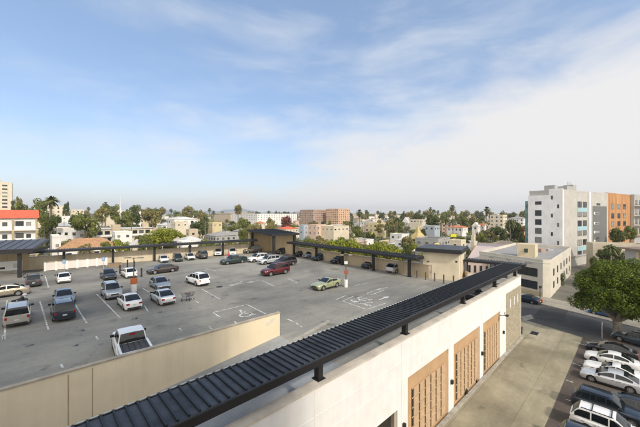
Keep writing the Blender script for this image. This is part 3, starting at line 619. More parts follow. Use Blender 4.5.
    # inner arch filler so no see-through
    f_ = MB(); f_.box(xr-Ra, xf+Ra, -W/2+.28, W/2-.28, .22, .7, M['trim']); f_.build('underbody', root)
    zl = interp(zt, hl-.12)
    for sd in (-1, 1):
        m_ = MB(); y0, y1 = sd*W*.26, sd*W*.405; m_.box(hl-.22, hl-.015, min(y0, y1), max(y0, y1), zl-.19, zl-.05, M['lamp']); m_.build('headlight', root)
        tz = .78 if kind in ('sedan', 'coupe', 'beetle', 'hatch') else .88; y0, y1 = sd*W*(.24 if kind in ('sedan', 'coupe') else .33), sd*W*.412
        m_ = MB(); m_.box(-hl-.008, -hl+.12, min(y0, y1), max(y0, y1), tz-.10, tz+(.08 if kind in ('sedan', 'coupe', 'beetle') else .0 if kind == 'hatch' else .12), M['red']); m_.build('tail_light', root)
        m_ = MB(); y0, y1 = sd*W*.46, sd*(W*.5+.17); m_.box(g3-.42, g3-.30, min(y0, y1), max(y0, y1), interp(zt, g3)+.05, interp(zt, g3)+.22, M['trim']); m_.build('mirror', root)
    m_ = MB(); m_.box(-hl-.02, -hl+.02, -.16, .16, .62, .74, M['plate']); m_.build('license_plate', root)
    m_ = MB(); m_.box(hl-.1, hl+.004, -W*.22, W*.22, zl-.27, zl-.10, M['trim']); m_.build('grille', root)
    if kind in ('suv', 'van'):
        for sd in (-1, 1):
            m_ = MB(); m_.bar((g1+.1, sd*yt*.9, H+.05), (g2-.1, sd*yt*.9, H+.05), .04, .05, M['trim']); m_.build('roof_rail', root)
    return freeze(root)
PROTO = {}; USED = {}
def car(kind, colour, anchor, hd, label, mode='c', h=HD, group=None, scale=1.0, cat='car', name=None):
    T = TYPES[kind]
    if kind not in PROTO: PROTO[kind] = car_proto(kind); tr_ = PROTO[kind]
    else: tr_ = copy_tree(PROTO[kind])
    o = tr_[0]
    X, Y = G(*anchor, h) if mode != 'w' else anchor; d = (math.cos(hd), math.sin(hd)); L = T['L']/2*scale
    if mode == 'f': X -= d[0]*L; Y -= d[1]*L
    if mode == 'r': X += d[0]*L; Y += d[1]*L
    z = (EYE-h)+.005 if mode != 'w' else h
    o.name = name or {'suv': 'parked_suv', 'pickup': 'pickup_truck', 'van': 'parked_minivan'}.get(kind, 'parked_car')
    o.location = (X, Y, z+.012); o.rotation_euler = (0, 0, hd); o.scale = (scale,)*3
    for c, _ in tr_[1]:
        if c.type == 'MESH':
            for sl in c.material_slots:
                if sl.material and sl.material.name.startswith('paint_'): sl.link = 'OBJECT'; sl.material = colour
    tag(o, label, cat, group or 'cars parked on the deck'); return o
C = dict(white=paint('white', (.80, .80, .78), .0), silver=paint('silverp', (.50, .51, .52), .6), bluesilver=paint('bluesilver', (.26, .30, .34), .4), navy=paint('navy', (.014, .026, .045), .3), black=paint('black', (.014, .014, .017), .2),
  dgrey=paint('dgrey', (.06, .062, .068), .5), tan=paint('tan', (.36, .31, .23), .4), brown=paint('brown', (.06, .045, .04), .4), dgreen=paint('dgreen', (.025, .045, .04), .3), olive=paint('olive', (.15, .125, .085), .4), red=paint('dred', (.13, .012, .014), .4),
  palegreen=paint('palegreen', (.42, .44, .24), .4), blue=paint('blue', (.035, .06, .085), .3), lightsilver=paint('lightsilver', (.62, .63, .64), .4), beige=paint('beige', (.47, .445, .40), .4))
VP_, VM = RU+math.pi/2, RU-math.pi/2; UP_, UM = RU, RU+math.pi; aw = math.atan2(wl.y, wl.x); ar = math.atan2(wr.y, wr.x)
car('van', C['beige'], (17, 327), VP_, 'beige minivan seen from behind at the left edge, nearest row', 'r')
car('suv', C['navy'], (65, 321.5), VP_, 'dark blue suv seen from behind, beside the beige minivan', 'r')
car('sedan', C['bluesilver'], (65.5, 305.5), VM, 'blue-grey sedan facing the camera, nose to nose with the dark blue suv', 'f')
car('suv', C['dgrey'], (33.5, 287), VP_, 'dark grey suv seen from behind, just right of the dark roof post', 'r', scale=.93)
car('hatch', C['white'], (64.5, 283.2), VP_, 'small white hatchback from behind, in front of the white panel fence', 'r', scale=.95)
car('sedan', C['tan'], (4, 296), UM, 'tan sedan side on, cut off by the left edge of the photo', 'c')
car('sedan', C['black'], (111, 280), VM, 'black sedan facing the camera below the blue parking sign', 'f')
car('hatch', C['white'], (132, 278), VP_, 'white hatchback seen from behind the orange banded light pole', 'r')
car('suv', C['silver'], (115, 299.5), VM, 'silver grey suv facing the camera, behind the white sedan at the stall line', 'f', scale=.97)
car('sedan', C['white'], (134.5, 310.5), VP_, 'white sedan from behind, nearest car below the orange banded light pole', 'r')
car('sedan', C['brown'], (163, 272), UM, 'dark brown sedan side on, right of the left light pole', 'c', scale=1.04)
car('sedan', C['bluesilver'], (165, 290), VM, 'blue-grey sedan facing the camera, nose to nose with the silver sedan', 'f')
car('sedan', C['lightsilver'], (169, 305.3), VP_, 'silver sedan with red tail lights, just left of the shopping carts', 'r')
car('suv', C['white'], (205, 286), VP_+.06, 'white off-road wagon alone in the aisle, seen from behind', 'r')
car('sedan', C['white'], (165, 262.5), aw-math.pi/2, 'white sedan by the left wall, leftmost of the row of four there', 'f', scale=.93)
car('suv', C['dgreen'], (179.5, 261.6), aw-math.pi/2, 'dark green car by the left wall, between two white sedans', 'f', scale=.88)
car('sedan', C['white'], (192, 260), aw-math.pi/2, 'white sedan by the left wall, between dark green car and dark grey suv', 'f', scale=.95)
car('suv', C['dgrey'], (204.5, 258.8), aw+math.pi/2, 'dark grey suv backed out from the left wall, right of the white sedan', 'r')
car('suv', C['white'], (218, 255.8), aw-math.pi/2-.3, 'white suv by the left wall behind the red-clad people, left one of two', 'f', scale=.95)
car('suv', C['white'], (233, 255.4), aw-math.pi/2-.3, 'white suv by the left wall behind the dark green pickup, right one of two', 'f', scale=.95)
car('pickup', C['dgreen'], (233.5, 263), UM, 'dark green pickup truck side on beside the two people in red', 'c', scale=.92, cat='pickup truck')
car('suv', C['olive'], (252.5, 252.3), UM-.2, 'olive brown suv under the left side of the corner canopy', 'c', scale=1.05)
car('suv', C['white'], (258, 260.8), UM, 'white suv in the middle row, leftmost and farthest of the four', 'c')
car('suv', C['lightsilver'], (269, 263), UM, 'silver suv in the middle row, between the white suv and the brown suv', 'c')
car('suv', C['brown'], (285, 265.2), UM, 'dark brown suv in the middle row, just behind the dark red suv', 'c', scale=1.05)
car('suv', C['red'], (275.5, 273.8), UM, 'dark red suv, nearest of the cars in the middle row', 'c', scale=1.08)
car('sedan', C['black'], (283, 252.8), UM, 'black sedan under the right side of the corner canopy', 'c')
car('sedan', C['black'], (302, 255.6), ar-math.pi/2, 'black sedan by the hedge side wall, leftmost of a tight row of three', 'c', scale=.95)
car('suv', C['bluesilver'], (311, 257), ar-math.pi/2, 'blue-grey suv by the hedge side wall, middle of a tight row of three', 'c', scale=.9)
car('sedan', C['blue'], (321, 259.2), ar-math.pi/2, 'steel blue sedan by the hedge side wall, rightmost of a tight row of three', 'c', scale=1.0)
car('sedan', C['black'], (340, 262.2), ar-math.pi/2, 'black sedan just behind the right light pole by the tan wall', 'c')
car('beetle', C['dgrey'], (370.5, 267), ar-math.pi/2, 'dark grey rounded hatchback by the tan wall, left of the silver wagon', 'c')
car('hatch', C['silver'], (396.5, 271.3), ar+math.pi/2, 'silver wagon parked at the tan wall left of the stair house', 'c', scale=1.08)
car('coupe', C['palegreen'], (326.5, 287.3), UM, 'pale green coupe alone in the aisle next to the right light pole', 'c')
cr_ = Vector(uv(0, 0)); cb = G(132.5, 341, 9.2)
pk = car('pickup', C['white'], (cb[0]+.0, cb[1]+.0), VP_-.08, 'white pickup truck with dark bed cover behind the cream ramp wall', 'w', h=DECK, cat='pickup truck')
dd = (math.cos(VP_-.08), math.sin(VP_-.08)); pk.location.x += dd[0]*1.0; pk.location.y += dd[1]*1.0
car('sedan', C['black'], (470, 298.2), VM, 'black car half hidden beneath the far end of the long ribbed canopy', 'c')
LG = 'cars parked in the lot beside the alley'
car('sedan', C['black'], (586, 347.5), VP_, 'black sedan nearest the street, in front of the round ficus tree', 'f', EYE, LG, 1.0)
car('sedan', C['white'], (584.5, 357), VP_, 'white sedan second from the street, beside the black sedan', 'f', EYE, LG, 1.0)
car('coupe', C['white'], (583.5, 367.5), VP_, 'low white car third from the street, half behind the silver sedan', 'f', EYE, LG, .98)
car('sedan', C['lightsilver'], (580.5, 375), VP_, 'long silver sedan fourth from the street in the asphalt lot', 'f', EYE, LG, 1.04)
car('suv', C['navy'], (572.5, 402), VM, 'navy suv with its tail to the alley, left of the white suv with roof bars', 'r', EYE, LG, 1.0)
rk = car('suv', C['white'], (570.5, 421), VM, 'white suv with black roof bars in the asphalt lot', 'r', EYE, LG, 1.04)
for x in (-1.0, .1):
    m = MB(); m.box(x-.03, x+.03, -.72, .72, 1.80, 1.85, M['trim']); m.build('roof_bar', rk)
car('suv', C['navy'], (557, 441), VM, 'dark blue suv at the bottom edge, nearest car in the asphalt lot', 'r', EYE, LG, 1.0)
car('sedan', C['black'], (640, 415), VM, 'black sedan nose out at the right edge beyond the navy suv', 'c', EYE, LG, 1.0)
car('suv', C['blue'], (637, 344), rad(116), 'steel blue suv parked at the kerb right of the ficus trunk', 'c', EYE, 'cars parked along the street')
car('sedan', C['navy'], (527.5, 301.3), rad(116), 'dark car parked at the far kerb before the white commercial building', 'c', EYE, 'cars parked along the street')
car('sedan', paint('brightblue', (.04, .13, .30)), (607, 316), rad(116), 'blue car at the far kerb mostly hidden under the ficus crown', 'c', EYE, 'cars parked along the street')
car('suv', C['black'], (501, 248.5), rad(30), 'black suv on the street corner beyond the pink roof', 'c', EYE, 'cars parked along the street')

# motorcycle
X, Y = G(21.5, 305, HD); mo = empty('motorcycle', (X, Y, DECK), VP_-.5, 'black motorcycle standing just beyond the beige minivan', 'motorcycle')
for x in (-.72, .72):
    m = MB(); 
    K = 18
    for k in range(K):
        a0, a1 = 2*math.pi*k/K, 2*math.pi*(k+1)/K
        m.bar((x+.29*math.cos(a0), 0, .32+.29*math.sin(a0)), (x+.29*math.cos(a1), 0, .32+.29*math.sin(a1)), .11, .07, M['rubber'])
    for k in range(6):
        a0 = math.pi*k/3; m.bar((x, 0, .32), (x+.27*math.cos(a0), 0, .32+.27*math.sin(a0)), .02, .02, M['chrome'])
    m.build('wheel', mo)
m = MB(); m.box(-.3, .3, -.14, .14, .3, .62, M['trim']); m.tube([(.35, 0, .8), (.1, 0, .92), (-.1, 0, .82)], [.1, .17, .1], paint('black', ()), 10); m.bar((-.72, 0, .34), (.1, 0, .5), .08, .08, M['trim']); m.bar((.3, 0, .6), (.2, 0, .85), .1, .1, M['trim']); m.build('frame', mo)
m = MB(); m.box(-.62, -.1, -.14, .14, .78, .88, M['rubber']); m.build('seat', mo)
m = MB(); m.bar((.72, .06, .34), (.42, .06, 1.0), .04, .04, M['chrome']); m.bar((.72, -.06, .34), (.42, -.06, 1.0), .04, .04, M['chrome']); m.bar((.35, -.38, 1.05), (.42, 0, 1.02), .035, .035, M['trim']); m.bar((.35, .38, 1.05), (.42, 0, 1.02), .035, .035, M['trim']); m.build('handlebar', mo)
m = MB(); m.box(.42, .66, -.16, .16, .82, 1.22, M['plate']); m.build('windscreen', mo)
m = MB(); m.box(-.95, -.6, .16, .4, .5, .85, M['trim']); m.box(-.95, -.6, -.4, -.16, .5, .85, M['trim']); m.build('pannier', mo)
# shopping carts
def cart(px, py, ang, lab):
    X, Y = G(px, py, HD); c = empty('shopping_cart', (X, Y, DECK), ang, lab, 'shopping cart', 'shopping carts left in the stall')
    wire = mat('cart_wire', (.10, .10, .11), .4, .6)
    m = MB()
    for z, sx, sy in ((.52, .36, .2), (.66, .40, .23), (.8, .44, .25), (.95, .48, .27)):
        for a, b_ in (((-sx, -sy), (sx, -sy)), ((sx, -sy), (sx, sy)), ((sx, sy), (-sx, sy)), ((-sx, sy), (-sx, -sy))): m.bar((*a, z), (*b_, z), .022, .022, wire)
    for k in range(7):
        t = -1+k/3; m.bar((.36*t, -.2, .52), (.48*t, -.27, .95), .014, .014, wire); m.bar((.36*t, .2, .52), (.48*t, .27, .95), .014, .014, wire); m.bar((.36*t, -.2, .52), (.36*t, .2, .52), .014, .014, wire)
    m.build('basket', c)
    m = MB()
    for sd in (-1, 1): m.bar((-.45, sd*.22, .12), (.42, sd*.2, .16), .035, .035, wire); m.bar((-.45, sd*.22, .12), (-.38, sd*.2, .55), .035, .035, wire); m.bar((-.48, sd*.27, .95), (-.62, sd*.27, 1.05), .03, .03, wire)
    m.build('frame', c)
    m = MB(); m.bar((-.62, -.28, 1.05), (-.62, .28, 1.05), .04, .04, M['red']); m.build('handle', c)
    for x in (-.42, .42):
        for sd in (-1, 1):
            m = MB(); m.tube([(x, sd*.2-.02, .07), (x, sd*.2+.02, .07)], [.07, .07], M['rubber'], 10); m.build('wheel', c)
cart(185.6, 300.3, .4, 'grey wire shopping cart, left one of two beside the silver sedan')
cart(190.2, 299.8, 1.3, 'grey wire shopping cart, right one of two beside the silver sedan')

# people in red by the pickup
def person(px, py, ang, lab, sc, shirt, legs, hair, sw):
    X, Y = G(px, py, HD)
    skin = mat('skin', (.42, .25, .17), .6)
    J = dict(pel=(0, 0, .95), wai=(0, 0, 1.08), che=(.01, 0, 1.32), nb=(0, 0, 1.47), nt=(.01, 0, 1.53), hd=(.02, 0, 1.60), ht=(.01, 0, 1.72),
        ls=(0, .18, 1.42), le=(-.03+sw*.1, .24, 1.14), lw=(.08+sw*.15, .23, .90), lh=(.10+sw*.16, .23, .82), rs=(0, -.18, 1.42), re=(-.03, -.24, 1.14), rw=(.12, -.2, .95), rh=(.15, -.19, .87),
        lp=(0, .09, .9), lk=(.06*sw+.02, .1, .5), la=(.0+.12*sw, .1, .09), lt=(.16+.12*sw, .11, .04), rp=(0, -.09, .9), rk=(.02, -.1, .5), ra=(-.1*sw, -.1, .09), rt=(.06-.1*sw, -.11, .04))
    E = [('pel', 'wai'), ('wai', 'che'), ('che', 'nb'), ('nb', 'nt'), ('nt', 'hd'), ('hd', 'ht'), ('che', 'ls'), ('ls', 'le'), ('le', 'lw'), ('lw', 'lh'), ('che', 'rs'), ('rs', 're'), ('re', 'rw'), ('rw', 'rh'), ('pel', 'lp'), ('lp', 'lk'), ('lk', 'la'), ('la', 'lt'), ('pel', 'rp'), ('rp', 'rk'), ('rk', 'ra'), ('ra', 'rt')]
    RAD = dict(pel=.14, wai=.125, che=.15, nb=.06, nt=.055, hd=.095, ht=.07, ls=.065, le=.045, lw=.032, lh=.035, rs=.065, re=.045, rw=.032, rh=.035, lp=.09, lk=.06, la=.042, lt=.035, rp=.09, rk=.06, ra=.042, rt=.035)
    names = list(J); me = bpy.data.meshes.new('person'); me.from_pydata([J[k] for k in names], [(names.index(a), names.index(b_)) for a, b_ in E], [])
    o = bpy.data.objects.new('person', me); COL.objects.link(o); o.location = (X, Y, DECK); o.rotation_euler.z = ang; o.scale = (sc,)*3
    sk = o.modifiers.new('skin', 'SKIN'); sk.use_smooth_shade = True
    for i, k in enumerate(names): me.skin_vertices[0].data[i].radius = (RAD[k], RAD[k]*(1.0 if k not in ('che', 'wai', 'pel') else .8))
    me.skin_vertices[0].data[0].use_root = True
    ss = o.modifiers.new('sub', 'SUBSURF'); ss.levels = 2; ss.render_levels = 2
    m = bpy.data.materials.new('person_'+lab[:8]); nt, N, L = nodes_of(m); b_ = N['Principled BSDF']; tc = N.new('ShaderNodeTexCoord'); sx = N.new('ShaderNodeSeparateXYZ'); L.new(tc.outputs['Object'], sx.inputs[0])
    cr = N.new('ShaderNodeValToRGB'); cr.color_ramp.interpolation = 'CONSTANT'; e = cr.color_ramp.elements; e[0].color = (.02, .02, .02, 1); e[1].position = .05; e[1].color = (*legs, 1)
    for p_, c_ in ((.50, shirt), (.75, (.42, .25, .17))): q = e.new(p_); q.color = (*c_, 1)
    dv = N.new('ShaderNodeMath'); dv.operation = 'DIVIDE'; dv.inputs[1].default_value = 2.0; L.new(sx.outputs['Z'], dv.inputs[0]); L.new(dv.outputs[0], cr.inputs['Fac']); L.new(cr.outputs['Color'], b_.inputs['Base Color']); b_.inputs['Roughness'].default_value = .8; me.materials.append(m)
    h_ = MB(); vs = []; fs = []
    for i in range(5):
        for k in range(10): ph = rad(-10+i*25); a_ = 2*math.pi*k/10; vs.append((-.012+.1*math.cos(ph)*math.cos(a_)*.98-(.02 if i < 2 else 0), .092*math.cos(ph)*math.sin(a_), 1.665+.1*math.sin(ph)))
    for i in range(4):
        for k in range(10): fs.append((i*10+k, i*10+(k+1) % 10, (i+1)*10+(k+1) % 10, (i+1)*10+k))
    fs.append(tuple(40+k for k in range(10))); h_.poly(vs, fs, mat('hair_'+hair, dict(dark=(.02, .015, .01), fair=(.5, .42, .3))[hair])); h_.build('hair', o, True)
    f = MB()
    for sd in (-1, 1): f.box(.095, .107, sd*.035-.01, sd*.035+.01, 1.63, 1.642, M['trim'])
    f.box(.1, .125, -.01, .01, 1.585, 1.625, skin); f.box(.097, .107, -.022, .022, 1.555, 1.563, M['red']); f.build('face', o)
    tag(o, lab, 'person', 'people beside the green pickup'); return o
person(225.3, 259.9, rad(200), 'person in red top and pale trousers, left one behind the green pickup', 1.0, (.55, .06, .06), (.6, .5, .48), 'dark', 1)
person(228.6, 259.6, rad(250), 'person in red top and red trousers, right one behind the green pickup', 1.03, (.60, .10, .09), (.45, .08, .07), 'fair', -.5)

# ------------------------------------------------------------------ vegetation
def rnd_dir(r):
    while True:
        v = Vector((r.uniform(-1, 1), r.uniform(-1, 1), r.uniform(-1, 1)))
        if .05 < v.length < 1: return v.normalized()
def crown_mesh(name, seed, rx, ry, rz, zc, nclump, nleaf, ls, m, flat=False, cl=.38):
    r = random.Random(seed); mb = MB(); cs = []
    for i in range(nclump):
        d = rnd_dir(r); k = r.uniform(.35, .8)**.6
        if flat and d.z < -.2: d.z *= .4
        cs.append((Vector((d.x*rx*k, d.y*ry*k, zc+d.z*rz*k)), r.uniform(.75, 1.25)*cl))
    i = 0
    for n in range(nleaf):
        c, cr = cs[n % nclump]; d = rnd_dir(r); rr_ = cr*r.uniform(.6, 1.08)
        p = Vector((c.x+d.x*rx*rr_, c.y+d.y*ry*rr_, c.z+d.z*rz*rr_))
        nrm = (d+rnd_dir(r)*.8).normalized(); t = nrm.cross(rnd_dir(r)).normalized(); bt = nrm.cross(t); s = ls*r.uniform(.6, 1.3)
        mb.face([p-t*s*.5-bt*s*.32, p+t*s*.1-bt*s*.5, p+t*s*.55+bt*s*.1, p-t*s*.2+bt*s*.5], m)
    return mb.mesh(name)
def trunk_mesh(name, seed, h, r0, top, sx=1.0, n=5, m=None):
    r = random.Random(seed); mb = MB(); m = m or M['bark']
    mb.tube([(0, 0, 0), (0, 0, .15*h), (r.uniform(-.1, .1), r.uniform(-.1, .1), h*.6), (0, 0, h)], [r0*1.4, r0, r0*.85, r0*.7], m, 8)
    for k in range(n):
        a = 2*math.pi*k/n+r.uniform(-.4, .4); q = sx*r.uniform(.4, .75); z1 = h*.85
        mb.tube([(0, 0, z1), (math.cos(a)*q*.4, math.sin(a)*q*.4, z1+(top-h)*.35), (math.cos(a)*q, math.sin(a)*q, h+(top-h)*r.uniform(.5, .8))], [r0*.5, r0*.35, r0*.12], m, 6)
    return mb.mesh(name, True)
TV = {}
LK = {'dark': 'leaf_dark', 'mid': 'leaf_mid', 'olive': 'leaf_olive', 'yellow': 'leaf_yellow', 'red': 'leaf_red'}
def tree(X, Y, h, w, kind='mid', variant=0, shape='round', z=0, label=None, group='trees among the houses', name=None, cat='tree', det=1):
    """unit tree 8 m tall, crown 6 m wide, scaled"""
    key = (kind, variant % 4, shape, det)
    if key not in TV:
        s = 100+variant % 4*7
        if shape == 'round': cm = crown_mesh('crown', s, 3, 3, 2.7, 5.2, 16, 1100*det, .62/det**.5, M[LK[kind]])
        elif shape == 'tall': cm = crown_mesh('crown', s, 1.9, 1.9, 4.0, 4.3, 16, 1000*det, .55/det**.5, M[LK[kind]], cl=.32)
        else: cm = crown_mesh('crown', s, 3, 3, 2.2, 2.0, 14, 900*det, .6/det**.5, M[LK[kind]])
        tm = trunk_mesh('trunk', s, 2.6 if shape != 'bush' else .6, .22, 6.2 if shape != 'bush' else 2.5, 1.6)
        TV[key] = (cm, tm)
    cm, tm = TV[key]; H0 = {'round': 8.0, 'tall': 8.5, 'bush': 4.2}[shape]; W0 = {'round': 6.2, 'tall': 3.9, 'bush': 6.2}[shape]
    k = w/W0; kz = min(h/H0, 1.35*k); dz = h-H0*kz; th = 2.6 if shape != 'bush' else .6
    r = empty(name or {'tall': 'tall_tree', 'bush': 'shrub'}.get(shape, 'leafy_tree'), (X, Y, z), R.uniform(0, 6.28))
    o = bpy.data.objects.new('crown', cm); COL.objects.link(o); o.parent = r; o.scale = (k, k, kz); o.location = (0, 0, dz)
    if dz > .3:
        tm = tm.copy()
        for v in tm.vertices:
            if v.co.z < th*.3: v.co.z -= dz/kz
    o = bpy.data.objects.new('trunk', tm); COL.objects.link(o); o.parent = r; o.scale = (k, k, kz); o.location = (0, 0, dz if dz > .3 else 0)
    return tag(r, label, cat, group)
PV = {}
def palm_meshes(style):
    if style in PV: return PV[style]
    r = random.Random(31+len(style)); mb = MB()
    nf, L, droop = {'date': (70, 4.2, 1.0), 'fan': (52, 1.9, .8), 'feather': (34, 3.4, 1.4)}[style]
    H = 10.0
    for i in range(nf):
        a = r.uniform(0, 6.28); e = r.uniform(-.7, 1.35) if style != 'fan' else r.uniform(-.9, 1.4); L_ = L*r.uniform(.8, 1.1); pts = []; n = 6
        for k in range(n+1):
            t = k/n; rr_ = L_*t*math.cos(e)*(1-.15*t); zz = L_*t*math.sin(e)-droop*t*t*L_*.45
            pts.append(Vector((math.cos(a)*rr_, math.sin(a)*rr_, H+zz)))
        side = Vector((-math.sin(a), math.cos(a), 0)); w0 = .42 if style != 'fan' else .75
        for k in range(n):
            f0 = math.sin(math.pi*(k/n*.85+.1)); f1 = math.sin(math.pi*((k+1)/n*.85+.1))
            if style == 'fan': f0 = (k/n)**1.5; f1 = ((k+1)/n)**1.5 if k < n-1 else .5
            for sd in (-1, 1):
                dz = Vector((0, 0, -.22))
                mb.face([pts[k], pts[k+1], pts[k+1]+side*sd*w0*f1+dz*f1, pts[k]+side*sd*w0*f0*.7+dz*f0], M['leaf_palm'])
    cm = mb.mesh('fronds')
    tb = MB(); tb.tube([(0, 0, 0), (0, 0, .6), (.1, 0, 5), (0, 0, H)], [.42, .27, .22, .24] if style != 'date' else [.6, .45, .42, .5], M['palmbark'], 8)
    if style != 'feather':
        for i in range(160):
            a = r.uniform(0, 6.28); z0 = H-r.uniform(.1, 1.6 if style == 'fan' else .8); q = r.uniform(.25, .6)
            p = Vector((math.cos(a)*q, math.sin(a)*q, z0)); s_ = Vector((-math.sin(a), math.cos(a), 0))*.16
            tb.face([p-s_, p+s_, p+s_*.5+Vector((math.cos(a)*.1, math.sin(a)*.1, -.9)), p-s_*.5+Vector((0, 0, -.9))], M['leaf_skirt'])
    PV[style] = (cm, tb.mesh('trunk', True)); return PV[style]
def palm(X, Y, h, w, style='fan', label=None, group='palm trees over the neighbourhood', lean=0):
    cm, tm = palm_meshes(style); L = {'date': 7.6, 'fan': 4.1, 'feather': 5.8}[style]; k = w/L
    r = empty('palm_tree', (X, Y, 0), R.uniform(0, 6.28)); r.rotation_euler = (lean, 0, R.uniform(0, 6.28))
    o = bpy.data.objects.new('fronds', cm); COL.objects.link(o); o.parent = r; o.scale = (k, k, k); top = {'date': 12.2, 'fan': 11.4, 'feather': 11.2}[style]
    zc = h-(top-10)*k; o.location = (0, 0, zc-10*k)
    o = bpy.data.objects.new('trunk', tm); COL.objects.link(o); o.parent = r; kt = .6+.4*k; o.scale = (kt, kt, zc/10)
    return tag(r, label, 'palm tree', group)

# ficus by the street
X, Y = G(617, 336.5); fr = empty('ficus_tree', (X, Y, 0), 0, 'large dense round ficus tree beside the street at the right', 'tree')
r = random.Random(5); mb = MB(); cs = []
for i in range(46):
    a = 2*math.pi*i/46+r.uniform(-.1, .1); q = r.uniform(3.2, 5.2); cs.append(Vector((math.cos(a)*q+.9, math.sin(a)*q*.94, r.uniform(4.2, 5.6))))
for i in range(200):
    d = rnd_dir(r)
    if d.z < -.25: d.z = -.25*abs(d.z)-.15; 
    k = r.uniform(.62, .86); cs.append(Vector((d.x*5.35*k+.9, d.y*5.35*k, 7.2+d.z*(3.9 if d.z > 0 else 3.4)*k)))
for c in cs:
    cr = r.uniform(.8, 1.35)
    for n in range(420):
        d = rnd_dir(r); p = c+Vector((d.x, d.y, d.z*.8))*cr*r.uniform(.75, 1.08); nrm = (d+rnd_dir(r)*.9).normalized(); t = nrm.cross(rnd_dir(r)).normalized(); bt = nrm.cross(t); s = r.uniform(.13, .24)
        mb.face([p-t*s*.6-bt*s*.2, p+t*s*.1-bt*s*.45, p+t*s*.7, p+t*s*.1+bt*s*.45], M['leaf_ficus'])
mb.build('crown', fr)
mb = MB(); bk = mat('ficus_bark', (.27, .24, .20), .9, var=.3, scale=2, bump=.4)
mb.tube([(0, 0, 0), (0, 0, .4), (.05, 0, 1.6), (0, 0, 2.7)], [.75, .52, .45, .55], bk, 12)
for k in range(9):
    a = 2*math.pi*k/9+r.uniform(-.3, .3); q = r.uniform(2.2, 4.2)
    mb.tube([(0, 0, 2.3), (math.cos(a)*q*.35, math.sin(a)*q*.35, 3.3), (math.cos(a)*q*.8, math.sin(a)*q*.8, 4.6), (math.cos(a)*q, math.sin(a)*q, 6.4)], [.32, .22, .15, .06], bk, 7)
mb.build('trunk', fr, True)
# dark soil bed around it
m = MB(); m.prism([(X-2.4, Y-1.5), (X+4.5, Y-4), (X+5.5, Y-1.5), (X-1.5, Y+1.6)], 0, .06, mat('soil', (.10, .06, .04), .95)); tag(m.build('soil_bed'), kind='structure')
# street sign pole
X, Y = G(602, 337.5); o = empty('street_pole', (X, Y, 0), 0, 'thin grey sign pole at the kerb left of the ficus trunk', 'pole'); m = MB(); m.tube([(0, 0, 0), (0, 0, 2.3)], [.05, .05], M['galv'], 8); m.build('pole', o); m = MB(); m.box(-.08, .08, -.06, -.04, 1.9, 2.3, M['galv']); m.build('sign_plate', o)
X, Y = G(540, 302); o = empty('street_lamp', (X, Y, .13), 0, 'thin dark street pole on the far pavement before the white commercial building', 'pole'); m = MB(); m.tube([(0, 0, 0), (0, 0, 3.2)], [.06, .05], M['trim'], 8); m.build('pole', o); m = MB(); m.box(-.3, .3, -.08, -.05, 2.7, 3.2, M['trim']); m.build('sign_plate', o)
X, Y = G(542.3, 302.5); m = MB(); m.tube([(0, 0, 0), (0, 0, .6), (0, 0, .75)], [.16, .14, .06], mat('hydrant_yellow', (.45, .22, .04), .6), 10); m.tube([(-.2, 0, .5), (.2, 0, .5)], [.07, .07], mat('hydrant_yellow', ()), 8); o = m.build('fire_hydrant', smooth=True); o.location = (X, Y, .13); tag(o, 'small ochre fire hydrant at the far kerb right of the dark car', 'hydrant')

